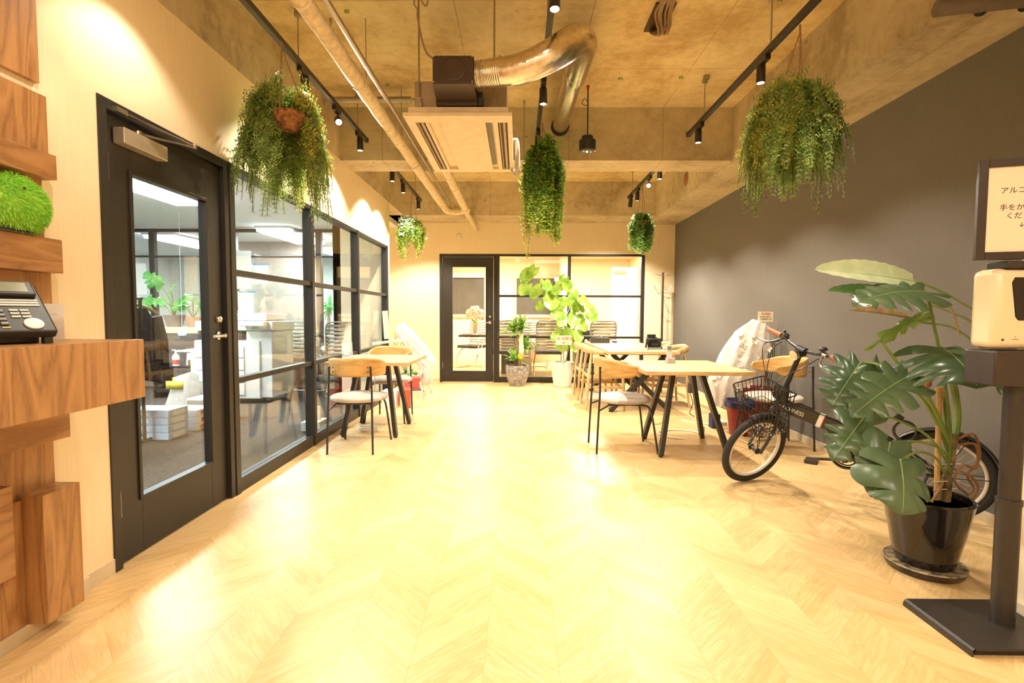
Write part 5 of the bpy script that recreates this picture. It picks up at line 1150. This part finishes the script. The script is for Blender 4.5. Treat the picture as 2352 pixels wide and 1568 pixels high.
blk('wood_block', -1.672, .7, zz(790), zz(632), WAL)
blk('counter_top', -1.346, .55, zz(917), 1.0195, WAL, 1.80)
blk('shelf_slab', -1.626, .6, zz(1012), zz(917), WALH); blk('wood_block', -1.690, .6, zz(1130), zz(1012), WAL)
blk('wood_block', -1.60, 1.655, .05, zz(1120), WAL); blk('wood_block', -1.672, .6, .05, zz(1130), WAL, 1.655); blk('wood_block', -1.645, .6, .25, .55, WALH, 1.60)
blk('plinth', -1.665, .6, 0, .05, mat('plinth_pale', (.55, .45, .30), .6), 1.76)
# desk phone on the counter
dp_ = thing('desk_phone', 'dark grey office desk phone with small screen on the walnut counter', 'phone', (-1.55, 1.495, 1.0195), rad(62))
PHB = mat('phone_black', (.018, .018, .02), .4)
# local: x across, y toward the display (up the slope); slope faces -y
SL = Matrix.Rotation(rad(42), 4, 'X'); PT = Matrix.Translation((0, -.10, .028)) @ SL
body = MB().box(-.10, .10, 0, .215, -.014, .014, M=PT).obj('phone_body', PHB, dp_, smooth=0, bevel=.006)
MB().box(-.08, .08, .02, .08, 0, .11).box(-.08, .08, -.03, .03, 0, .05).obj('rear_stand', BLK2, dp_, smooth=0, bevel=.004)
MB().box(-.09, -.07, -.095, -.07, 0, .02).box(.07, .09, -.095, -.07, 0, .02).obj('rubber_foot', BLK2, dp_, smooth=0)
MB().box(-.085, .085, .150, .212, .012, .03, M=PT).obj('display_housing', PHB, body, smooth=0, bevel=.004); MB().box(-.068, .068, .160, .203, .0301, .0312, M=PT).obj('display', mat('lcd_olive', (.20, .22, .14), .2), body, smooth=0)
for i in range(3):
    MB().box(-.09, .085, .112+i*.011, .119+i*.011, .014, .0165, M=PT).obj('label_strip', mat('label_grey', (.55, .55, .52), .4), body, smooth=0)
for i in range(4):
    for j in range(3): MB().box(-.075+j*.026, -.057+j*.026, .028+i*.018, .040+i*.018, .014, .019, M=PT).obj('key', mat('key_grey', (.20, .20, .20), .35), body, smooth=0, bevel=.002)
for j, c in enumerate(((.45, .06, .04), (.10, .15, .45), (.50, .42, .05))): MB().box(-.075+j*.026, -.057+j*.026, .015, .020, .014, .016, M=PT).obj('colour_key', mat('colour_key_%d' % j, c, .4), body, smooth=0)
for i in range(3):
    for j in range(2): MB().box(.008+j*.024, .028+j*.024, .060+i*.014, .067+i*.014, .014, .017, M=PT).obj('function_key', mat('label_grey', (.55, .55, .52), .4), body, smooth=0)
q = MB().lathe([(0, .014), (.023, .014), (.023, .018), (.010, .019), (0, .018)], n=20); q.v = [tuple(PT @ (V(v_)+V((.050, .032, 0)))) for v_ in q.v]; q.obj('navigation_ring', mat('ring_grey', (.62, .60, .55), .3), body)
MB().tube([PT @ V((-.115, .02, .022)), PT @ V((-.115, .20, .022))], .02, 12).obj('handset', PHB, dp_)
wc = thing('name_card', 'white card standing on the counter behind the desk phone', 'card', (-1.64, 1.735, 1.0195), .42)
bx('sheet', mat('card_white', (.83, .78, .70), .6), wc, -.065, .052, -.001, .001, 0, .125)
text('faint_lettering', 'RECEPTION', .009, mat('faint_ink', (.62, .50, .44), .6), wc, Matrix.Translation((-.012, -.0013, .085)) @ Matrix.Rotation(pi/2, 4, 'X'), .0001)
# green plush
pl = thing('plush_toy', 'round shaggy bright green plush toy sitting in the walnut shelf', 'plush toy', (-1.69, 1.66, zz(556))); FUR = leafmat('green_fur', (.26, .62, .05), (.46, .80, .12), .8, .2, 20)
r_c = V((.035, 0, .097)); MB().ball(r_c, .09, 22, 16, (.55, 1.18, 1.0)).obj('body', FUR, pl)
fm = MB(); rs_ = random.Random(5)
for k in range(5200):
    th = math.acos(rs_.uniform(-1, 1)); ph_ = rs_.uniform(0, 2*pi); n_ = V((sin(th)*cos(ph_), sin(th)*sin(ph_), cos(th))); p = r_c+V((n_.x*.09*.55, n_.y*.09*1.18, n_.z*.09))
    if p.z < .012: continue
    d = (n_+V((rs_.uniform(-.5, .5), rs_.uniform(-.5, .5), -.75+rs_.uniform(-.4, .3)))).normalized(); leaflet(fm, p, d, V((rs_.uniform(-1, 1), rs_.uniform(-1, 1), rs_.uniform(-1, 1))), rs_.uniform(.014, .026), .0028)
fm.obj('fur', FUR, pl, smooth=0)
MB().ball((.0855, -.015, .145), .0052, 8, 6).obj('eye', mat('eye_dark', (.03, .01, .03), .15), pl)
MB().box(.0, .07, -.10, .03, 0, .012).obj('felt_base', BLK2, pl, smooth=0, bevel=.004)
# ---------------------------------------------------------------- meeting room contents
NIGHT = mat('night_glass', (.10, .095, .085), .25, noise=(3, .05)); WFR = mat('window_frame_cream', (.62, .52, .38), .5)
def win(n, x0, x1, z0, z1, y, lab, blind=False):
    t = struct('window_%d' % n, thing('window', lab, None, (0, 0, 0)))
    MB().box(x0-.07, x0, y-.05, y, z0-.07, z1+.07).box(x1, x1+.07, y-.05, y, z0-.07, z1+.07).box(x0, x1, y-.05, y, z1, z1+.07).box(x0, x1, y-.07, y, z0-.07, z0).obj('window_frame', WFR, t, smooth=0, bevel=.003)
    bx('pane', NIGHT, t, x0, x1, y-.02, y-.01, z0, z1)
    if blind: MB().tube([(x0-.05, y-.10, z1+.06), (x1+.02, y-.10, z1+.06)], .035, 12).box(x0, x1, y-.11, y-.09, z1-.02, z1+.04).obj('roller_blind', WHITE, t)
win(4, -.03, .88, 1.12, 1.97, 12.0, 'dark window in the meeting room end wall')
win(5, -1.64, -.80, 1.12, 2.00, 12.0, 'dark window with white roller blind seen through the meeting room door', True)
TBK = mat('meeting_table_black', (.030, .024, .022), .35)
mt = thing('meeting_table', 'long black meeting table behind the glazing', 'table', (.3, 9.75, 0))
bx('tabletop', TBK, mt, -1.40, 1.45, -.42, .42, .70, .735, .003)
for x in (-.45, .95): bx('panel_leg', TBK, mt, x-.16, x+.16, -.28, .28, 0, .70, .003)
MESH = mat('pale_mesh_back', (.52, .47, .38), .7, noise=(90, .15)); WPL = mat('white_plastic', (.76, .72, .64), .4)
def office_chair(label, loc, rz, dark=False):
    t = thing('office_chair', label, 'chair', loc, rz, 'slatted back office chairs'); mm = mat('dark_mesh', (.12, .11, .10), .7) if dark else MESH
    b = MB()
    for i in range(9):
        z = .52+.052*i; b.grid(lambda u, v_, z=z: ((u-.5)*(.44-.03*abs(z-.72)), -.20-.05*(1-(u*2-1)**2)+.05*abs(z-.6)*-1, z+.040*v_), 8, 1)
    b.obj('back_slats', mm, t, thick=.006, smooth=60)
    MB().tube(bez([(-.22, -.20, .50), (-.225, -.22, .75), (-.20, -.25, .985), (0, -.29, 1.0), (.20, -.25, .985), (.225, -.22, .75), (.22, -.20, .50)], 6), .012, 8).obj('back_frame', mat('frame_grey', (.35, .32, .27), .5), t)
    MB().box(-.23, .23, -.2, .24, .42, .48).obj('seat', mat('seat_black', (.03, .028, .026), .8), t, smooth=0, bevel=.02)
    for s_ in (-1, 1):
        MB().tube(bez([(s_*.25, -.20, .62), (s_*.275, -.05, .66), (s_*.27, .12, .64), (s_*.265, .17, .58), (s_*.25, .14, .44)], 6), .018, 8).obj('armrest', WPL, t)
        MB().tube(bez([(s_*.25, -.16, .62), (s_*.23, .0, .44), (s_*.25, .20, .22), (s_*.25, .24, .02), (s_*.25, .1, .012), (s_*.25, -.22, .012)], 6), .011, 8).obj('leg', SILV, t)
    MB().tube([(-.25, -.22, .012), (.25, -.22, .012)], .011, 8).obj('sled_bar', SILV, t)
    return t
h0 = office_chair('slatted back chair with white arms behind the ficus leaves', (.55, 9.05, 0), 0)
dup(h0, (-.27, 9.05, 0), 0, 'slatted back chair half hidden behind the dracaena')
dup(h0, (1.50, 9.10, 0), 0, 'slatted back chair behind the tissue box end of the long table')
dup(h0, (-.95, 10.6, 0), 2.6, 'slatted back chair across the black table, seen through the door pane')
dup(h0, (.35, 10.5, 0), pi, 'slatted back chair on the window side of the meeting table')
va = thing('flower_vase', 'glass vase with a dome of white flowers on the black meeting table', 'vase', (-.80, 9.45, .735))
MB().lathe([(.05, 0), (.03, .03), (.045, .06), (.07, .22), (.065, .22), (.04, .07), (0, .06)], n=20).obj('vase', mat('vase_white', (.70, .66, .58), .15), va)
q = MB(); rs_ = random.Random(31)
for k in range(46):
    th = math.acos(rs_.uniform(-.35, 1)); a = rs_.uniform(0, 2*pi); q.ball((.17*sin(th)*cos(a), .17*sin(th)*sin(a), .36+.15*cos(th)), rs_.uniform(.03, .045), 7, 5)
q.obj('flowers', mat('flower_white', (.82, .76, .66), .7, noise=(40, .08), bump=(60, 1)), va)
q = MB()
for k in range(16): a = k*.7; strap_leaf(q, (0, 0, .22), (cos(a), sin(a), .8), .2, .035, .2)
q.obj('foliage', DRAL, va)
cp = thing('conference_phone', 'dark phone with white handset on the black meeting table', 'phone', (1.35, 9.75, .735)); bx('base', DGR, cp, -.13, .10, -.08, .08, 0, .09, .01); MB().tube([(-.06, -.03, .0), (-.02, -.03, .22)], .03, 10).tube([(.10, 0, .05), (.13, 0, .22), (.2, 0, .22)], .018, 8).obj('handset', WPL, cp)
tag(bx('yellow_box', mat('yellow_card', (.75, .52, .10), .6), None, .05, .22, 10.1, 10.35, 0, .28, .004), 'yellow box on the meeting room floor behind the grey pot', 'box')
tag(bx('waste_bin', WPL, None, .08, .26, 9.40, 9.62, 0, .30, .01), 'small white bin under the meeting table beside the grey pot', 'bin')
bxs = bx('printer', mat('printer_dark', (.10, .08, .07), .6), None, -.10, .30, 11.4, 11.8, .0, .95, .01); tag(bxs, 'brown low cabinet under the meeting room window', 'cabinet')
tag(bx('wall_outlet', mat('outlet_grey', (.18, .14, .10), .5), None, 2.05, 2.28, 11.985, 11.999, .62, .68), 'small dark plate on the meeting room end wall', 'plate')
tag(bx('wall_monitor', mat('monitor_grey', (.20, .18, .15), .4), None, .72, .93, 11.3, 11.33, .78, 1.12, .003), 'grey framed panel on the meeting room corner behind the ficus', 'panel')
md = struct('door_3', thing('door', 'pale door at the right end of the meeting room', None, (0, 0, 0)))
bx('door_leaf', mat('door_cream', (.80, .70, .52), .5), md, 2.02, 2.6, 11.0, 11.03, 0, 2.15, .003); bx('closer', CHROME, md, 2.05, 2.3, 10.93, 11.0, 2.02, 2.08, .004)
# ---------------------------------------------------------------- office contents
CPW = mat('copier_white', (.76, .77, .76), .4, noise=(5, .01)); CPG = mat('copier_grey', (.42, .43, .43), .5)
cpr = thing('copier', 'large white office copier with paper drawers behind the partition glass', 'copier', (-3.55, 6.55, 0))
bx('body', CPW, cpr, -.48, .34, -.32, .32, .05, .78, .01)
for i in range(4): 
    d_ = bx('paper_drawer', CPW, cpr, -.46, .15, -.335, -.32, .10+.155*i, .245+.155*i, .006); bx('drawer_grip', CPG, d_, -.30, -.10, -.342, -.335, .205+.155*i, .225+.155*i)
bx('side_tower', CPW, cpr, .16, .485, -.29, .31, .06, .895, .012)
bx('output_recess', mat('recess_dark', (.05, .05, .05), .6), cpr, -.46, .10, -.28, .28, .785, .895, .01)
bx('scanner', CPW, cpr, -.48, .50, -.30, .32, .90, 1.02, .012); bx('document_feeder', CPW, cpr, -.42, .40, -.26, .30, 1.025, 1.12, .02)
bx('feeder_tray', CPW, cpr, -.40, .0, -.24, .1, 1.13, 1.15, .008, M=None); bx('control_panel', CPW, cpr, .15, .45, -.42, -.30, .96, 1.02, .008)
bx('left_tray', CPW, cpr, -.80, -.48, -.2, .2, .62, .645, .006)
for x in (-.40, .40):
    for y in (-.25, .25): MB().tube([(x-.015, y, .03), (x+.015, y, .03)], .03, 12).obj('castor', BLK2, cpr)
def carton(name, label, x0, x1, y0, y1, z0, z1, col, stripe, group):
    t = thing(name, label, 'paper box', ((x0+x1)/2, (y0+y1)/2, z0), rnd.uniform(-.06, .06), group); a, b = (x1-x0)/2, (y1-y0)/2
    bx('box_body', col, t, -a, a, -b, b, 0, z1-z0, .003); MB().box(a, a+.0015, -b*.6, b*.6, .012, z1-z0-.012).box(a*-.75, a*.1, -b-.0015, -b, .015, z1-z0-.012).obj('printed_label', stripe, t, smooth=0)
    return t
PBL = mat('paper_wrap_blue', (.42, .58, .80), .45, noise=(8, .12)); PBS = mat('label_blue', (.72, .80, .90), .45); PBW = mat('paper_wrap_white', (.82, .82, .80), .45); PBR = mat('label_red', (.62, .12, .08), .45)
for i in range(4): carton('paper_ream', ('blue wrapped paper pack on the carpet, bottom of its stack', 'blue wrapped paper pack, second from the carpet', 'blue wrapped paper pack, just under the top one', 'blue and white paper pack on top of the blue stack')[i], -3.46, -3.06, 4.36, 4.62, .066*i, .066*i+.063, PBL, PBS, 'paper packs on the office carpet')
for i in range(3): carton('paper_ream', ('white paper pack with red print, lowest beside the blue stack', 'white paper pack with red print in the middle of its stack', 'white paper pack with red print, topmost of its stack')[i], -3.40, -3.04, 4.72, 5.0, .066*i, .066*i+.063, PBW, PBR, 'paper packs on the office carpet')
bw_ = tag(bx('white_parcel', WHITE, None, -3.42, -3.0, 5.12, 5.40, 0, .24, .02), 'white rounded parcel behind the red printed paper packs', 'parcel')
# coat rack with jackets
rk = thing('coat_rack', 'black floor coat rack behind the office door pane', 'coat rack', (-3.42, 4.28, 0))
q = MB()
for x in (-.45, .20): q.tube([(x, 0, .02), (x, 0, 1.24)], .014, 8).tube([(x, -.22, .015), (x, .22, .015)], .012, 8)
q.tube([(-.47, 0, 1.24), (.22, 0, 1.24)], .012, 8).tube([(-.45, 0, .06), (.20, 0, .06)], .010, 8).obj('rack_frame', BLACKM, rk)
NAVY = mat('navy_cloth', (.018, .022, .05), .9, noise=(18, .4), bump=(30, .7)); HWD = mat('hanger_wood', (.62, .42, .18), .35)
for i, (x, m_, lab) in enumerate(((.16, NAVY, 'dark navy jacket on a wooden hanger, nearest the door glass'), (-.02, mat('black_cloth', (.015, .015, .017), .9, noise=(14, .4)), 'black coat hanging on the rack behind the navy jacket'), (-.20, mat('charcoal_cloth', (.04, .04, .05), .9), 'charcoal coat hanging behind the black coat on the rack'))):
    j = thing('hanging_jacket', lab, 'jacket', (-3.42+x, 4.28, 1.215), 1.45+.08*i, 'coats on the office rack')
    MB().tube(bez([(-.22, 0, -.10), (-.10, 0, -.05), (0, 0, -.03), (.10, 0, -.05), (.22, 0, -.10)]), .013, 8).tube(bez([(0, 0, -.03), (0, 0, .0), (.02, 0, .02), (0, 0, .035), (-.02, 0, .02)]), .003, 6).obj('hanger', HWD, j)
    MB().grid(lambda u, v_: ((.10+.13*min(1, v_*5)+.02*v_)*cos(u*2*pi), (.045+.035*v_)*sin(u*2*pi)*(1+.15*sin(u*2*pi*5)*v_), -.06-.07*min(1, v_*5)*abs(cos(u*2*pi))-.60*v_), 28, 12).obj('body', m_, j, smooth=70)
    for s_ in (-1, 1): MB().tube([(s_*.20, 0, -.13), (s_*.25, -.01, -.35), (s_*.25, -.02, -.62)], [.05, .05, .045], 10).obj('sleeve', m_, j)
cab = thing('low_cabinet', 'long low brown cabinet under the office windows with plants on it', 'cabinet', (-5.4, 7.6, 0))
bx('carcass', mat('cabinet_brown', (.10, .075, .06), .6), cab, -1.3, .8, -.2, .25, 0, .82, .004)
for x in (-1.3, -.6, .1): bx('door', mat('cabinet_door', (.14, .11, .09), .55), cab, x+.01, x+.69, -.215, -.2, .03, .79, .003)
tag(bx('yellow_tray', mat('pale_yellow', (.75, .68, .40), .5), None, -5.75, -4.7, 7.45, 7.8, .82, .91, .004), 'pale yellow tray on the low cabinet under the potted plants', 'tray')
PT1 = mat('taupe_pot', (.28, .20, .17), .6); PT2 = mat('terracotta_pot', (.42, .22, .14), .6); OML = leafmat('office_plant_leaf', (.06, .30, .06), (.22, .52, .14), .35, .35, 8)
p1 = thing('potted_plant', 'split leaf plant in a taupe pot on the office cabinet', 'potted plant', (-5.20, 7.6, .911), 0, 'plants on the office cabinet')
MB().lathe([(0, 0), (.10, 0), (.15, .18), (0, .17)], n=20).obj('pot', PT1, p1)
for k, (x, y, z, tx, ty, tz) in enumerate(((-.15, -.05, .62, -.30, -.2, .80), (.02, -.1, .55, .15, -.2, .62), (-.30, -.05, .42, -.52, -.15, .22), (.12, 0, .45, .34, -.15, .40), (-.1, -.05, .40, -.28, -.2, .36))):
    monstera_leaf(p1, (x, y, z), (tx, ty, tz), (.1, -.8, .6), .95, 4, mtl=OML, seed=k); MB().tube(bez([(0, 0, .16), (x*.4, y*.4, .16+(z-.16)*.6), (x, y, z)], 5), .008, 6).obj('petiole', PET, p1)
p2_ = thing('potted_plant', 'small leafy plant in a terracotta pot on the office cabinet', 'potted plant', (-4.88, 7.55, .911), 0, 'plants on the office cabinet')
MB().lathe([(0, 0), (.08, 0), (.11, .15), (0, .14)], n=20).obj('pot', PT2, p2_)
for k in range(6):
    a = k*1.05; heart_ = MB(); heart_leaf(heart_, (cos(a)*.10, sin(a)*.08, .28+.05*(k % 3)), (cos(a), sin(a)-.4, .1), (0, -.7, .7), .20); heart_.obj('leaf', OML, p2_, smooth=60); MB().tube([(0, 0, .13), (cos(a)*.10, sin(a)*.08, .28+.05*(k % 3))], .005, 6).obj('petiole', PET, p2_)
sh = thing('low_shelf', 'black low open shelf behind the office door pane', 'shelf', (-4.45, 6.75, 0))
q = MB()
for z in (.42, .10): q.box(-.36, .30, -.18, .18, z-.025, z)
for x in (-.35, .28): q.box(x, x+.02, -.18, .18, 0, .42)
q.obj('shelf_frame', BLK2, sh, smooth=0)
bt = thing('pump_bottle', 'white pump bottle with a red label on the low black shelf', 'bottle', (-4.55, 6.65, .42)); MB().lathe([(0, 0), (.04, 0), (.042, .12), (.025, .15), (.012, .16), (.012, .19), (0, .19)], n=16).tube([(0, 0, .19), (0, 0, .205), (-.04, -.01, .205)], .008, 8).obj('bottle_body', WHITE, bt); MB().lathe([(.0425, .02), (.0425, .08)], n=16).obj('label', PBR, bt)
tag(bx('kraft_box', mat('kraft', (.45, .30, .16), .7), None, -4.36, -4.24, 6.60, 6.70, .42, .50, .003), 'small kraft box beside the pump bottle', 'box')
tag(bx('blue_box', mat('blue_card', (.05, .08, .35), .5), None, -4.23, -4.17, 6.62, 6.72, .42, .52, .003), 'small blue box on the right end of the low shelf', 'box')
cdh = thing('card_holder', 'clear card holder with white sheet on the low shelf', 'card holder', (-4.40, 6.72, .42)); MB().box(-.06, .06, -.002, .002, 0, .16, M=Matrix.Rotation(rad(-10), 4, 'X')).obj('sheet', WHITE, cdh, smooth=0)
bg = thing('plastic_bag', 'crumpled white and yellow bag on the office carpet by the shelf', 'bag', (-4.12, 6.10, 0))
MB().grid(lambda u, v_: ((.20-.06*v_)*cos(u*2*pi)*(1+.10*sin(u*19))+.06*v_, (.13-.05*v_)*sin(u*2*pi)*(1+.1*cos(u*13)), .36*v_*(1+.10*sin(u*9))), 26, 8).obj('bag_body', WRAP, bg, smooth=70); MB().grid(lambda u, v_: (-.11+.20*u, -.10, .20+.10*v_), 3, 2).obj('yellow_print', mat('yellow_print', (.70, .62, .08), .5), bg, thick=.02)
tag(bx('detergent_box', mat('yellow_purple', (.70, .62, .05), .5), None, -4.40, -4.28, 6.35, 6.47, 0, .30, .004), 'yellow detergent box on the carpet behind the crumpled bag', 'box')
tag(bx('tower_unit', CPW, None, -4.13, -4.065, 6.3, 6.75, 0, .62, .01), 'narrow white tower unit at the left of the copier', 'computer')
# notices stuck on the back glazing of the office
for i, (x0, x1, z0, z1, lab) in enumerate(((-6.42, -6.10, 1.42, 1.93, 'large white sheet taped to the office glazing beside the black post'), (-4.62, -4.37, 1.52, 2.14, 'tall white notice taped to the back office pane, highest of three'), (-4.36, -4.10, 1.60, 1.93, 'white notice with blue tape right of the tall notice'), (-4.60, -4.34, 1.08, 1.48, 'white notice taped below the tall notice, behind the copier'))):
    t = thing('wall_notice', lab, 'notice', (0, 8.27, 0), 0, 'notices on the office glazing'); bx('sheet', WHITE, t, x0, x1, -.004, -.001, z0, z1)
    if i > 1: bx('blue_tape', mat('blue_tape', (.10, .30, .70), .5), t, x0+.02, x1+.04, -.006, -.004, z1-.02, z1)
# far office: shelves, plant, desks, chairs, person
whs = thing('white_shelf', 'white shelving unit with dark openings in the far office', 'shelf', (-2.98, 10.6, 0))
q = MB()
for z in (.02, .42, .80, 1.16, 1.52, 1.86): q.box(-.45, .42, -.02, .28, z, z+.03)
for x in (-.45, -.02, .40): q.box(x, x+.03, -.02, .28, 0, 1.89)
q.box(-.45, .42, .27, .28, 0, 1.89).obj('shelf_frame', WHITE, whs, smooth=0)
for x, z, m_, lb in ((-.38, .83, BLK2, 'black box at the left of the middle white shelf'), (-.26, 1.19, DGR, 'dark grey box on the upper white shelf'), (.06, .83, mat('folder_grey', (.3, .3, .3), .6), 'light grey box at the right of the middle white shelf'), (.12, .45, DGR, 'dark box on the lower white shelf')): tag(bx('document_box', m_, None, -2.98+x, -2.98+x+.22, 10.62, 10.86, z+.001, z+.26, .003), lb, 'box', 'document boxes in the white shelving')
fp = thing('potted_dracaena', 'spiky palm like plant in the far office beside a black post', 'potted plant', (-3.62, 9.6, 0))
MB().lathe([(0, 0), (.14, 0), (.18, .35), (0, .33)], n=20).obj('pot', WPL, fp); MB().tube([(0, 0, .3), (.02, 0, 1.22)], .03, 10).obj('trunk', mat('palm_trunk', (.45, .34, .18), .8, noise=(10, .3)), fp)
q = MB(); rs_ = random.Random(14)
for k in range(46): a = rs_.uniform(0, 2*pi); e = rs_.uniform(-.3, 1.4); strap_leaf(q, (.02, 0, 1.2+rs_.uniform(-.05, .1)), (cos(a)*cos(e), sin(a)*cos(e), sin(e)), rs_.uniform(.35, .5), .04, rs_.uniform(.2, .6))
q.obj('foliage', OML, fp, smooth=60)
dk = thing('office_desk', 'white office desk behind the partition with a chair before it', 'desk', (-3.2, 8.95, 0)); bx('desktop', WPL, dk, -.9, .55, -.3, .4, .70, .73, .004)
for x in (-.87, .5): bx('leg', WPL, dk, x, x+.03, -.28, .38, 0, .70)
lt = thing('monitor', 'silver backed monitor on the far office desk', 'monitor', (-2.78, 9.05, .73)); bx('screen', mat('monitor_silver', (.5, .52, .54), .4), lt, -.25, .25, -.015, .015, .10, .40, .006); bx('stand', CHROME, lt, -.08, .08, -.06, .08, 0, .10, .004)
dup(h0, (-2.40, 6.95, 0), .3, 'slatted back office chair beyond the partition, behind the middle black post')
dup(h0, (-3.02, 7.42, 0), -.2, 'slatted office chair beside the copier, its back toward the glass')
aglo = thing('potted_plant', 'broad leaved dark green plant beside the copier', 'potted plant', (-3.45, 7.75, .0), 0); MB().lathe([(0, .0), (.13, .0), (.17, .55), (0, .53)], n=20).obj('pot', PT2, aglo)
q = MB(); rs_ = random.Random(15)
for k in range(34): a = rs_.uniform(0, 2*pi); e = rs_.uniform(.2, 1.4); strap_leaf(q, (0, 0, .55), (cos(a)*cos(e), sin(a)*cos(e), sin(e)), rs_.uniform(.35, .55), .09, rs_.uniform(.2, .6))
q.obj('foliage', leafmat('dark_office_leaf', (.02, .09, .02), (.05, .17, .05), .3, .2, 8), aglo, smooth=60)
# seated person behind the far chair: head, hair and dark shirt
pr = thing('person', 'person with short dark hair in a dark top, seated at the far office desk', 'person', (-3.16, 9.75, 0)); SKIN = mat('skin', (.55, .34, .24), .55)
bm_ = bpy.data.meshes.new('body'); J = [(0, 0, .52), (0, .0, .70), (0, 0, .92), (0, -.01, 1.04), (0, -.01, 1.10), (-.17, 0, 1.0), (-.22, -.06, .80), (-.16, -.26, .76), (.17, 0, 1.0), (.22, -.06, .80), (.16, -.26, .76), (-.1, -.05, .48), (-.12, -.40, .50), (-.12, -.42, .08), (.1, -.05, .48), (.12, -.40, .50), (.12, -.42, .08)]
E_ = [(0, 1), (1, 2), (2, 3), (3, 4), (2, 5), (5, 6), (6, 7), (2, 8), (8, 9), (9, 10), (0, 11), (11, 12), (12, 13), (0, 14), (14, 15), (15, 16)]
bm_.from_pydata(J, E_, []); ob = bpy.data.objects.new('body', bm_); COL.objects.link(ob); ob.parent = pr; bm_.materials.append(mat('dark_shirt', (.03, .035, .05), .8))
ob.modifiers.new('skin', 'SKIN'); RR = [.13, .14, .14, .07, .05, .07, .05, .035, .07, .05, .035, .09, .075, .05, .09, .075, .05]
for v_, r in zip(bm_.skin_vertices[0].data, RR): v_.radius = (r, r*.8)
bm_.skin_vertices[0].data[0].use_root = True; ob.modifiers.new('sub', 'SUBSURF').levels = 1
hd_ = MB().ball((0, -.03, 1.22), .1, 18, 14, (.78, .92, 1.15)); hd_.ball((0, -.125, 1.21), .018, 8, 6, (.7, 1, 1.2)).ball((-.08, -.02, 1.21), .02, 8, 6, (.4, .8, 1.2)).ball((.08, -.02, 1.21), .02, 8, 6, (.4, .8, 1.2)); hd_.obj('head', SKIN, pr)
MB().ball((0, .0, 1.255), .1, 18, 14, (.86, .95, 1.0)).obj('hair', mat('dark_hair', (.02, .014, .01), .5, noise=(60, .4), bump=(80, .8)), pr)
# ceiling details of the office
dt = MB().lathe([(.06, 0), (.055, -.02), (0, -.03)], n=20).obj('smoke_detector', WHITE, None, loc=(-4.3, 6.9, 2.52)); tag(dt, 'white round smoke detector on the office ceiling', 'smoke detector')
sock = thing('desk_lamp_crystal', 'clear glass drop ornament hanging before the low cabinet', 'ornament', (-4.62, 6.9, .78)); MB().lathe([(0, 0), (.05, .03), (.055, .06), (.02, .12), (0, .16)], n=12).obj('glass_drop', mat('glass_drop', (.6, .75, .8), .08), sock); MB().tube([(0, 0, .16), (0, 0, .5)], .002, 4).tube([(0, 0, .5), (0, 0, 1.74)], .0015, 4).obj('thread', WHITE, sock)
wb2 = thing('white_plug_box', 'white plug box with a cream cover on the carpet inside the low pane', 'plug box', (-1.95, 4.83, 0)); bx('box', WHITE, wb2, -.10, .08, -.12, .10, 0, .09, .006); bx('cover', mat('card_ivory', (.78, .70, .52), .5), wb2, -.06, .04, .0, .02, .09, .22, .003)
# ---------------------------------------------------------------- lighting inside neighbouring rooms
for x, y in ((-.6, 10.2), (1.6, 10.2)): lamp_obj('meeting_light', 'AREA', (x, y, 2.40), 115, WARM, size=.5)
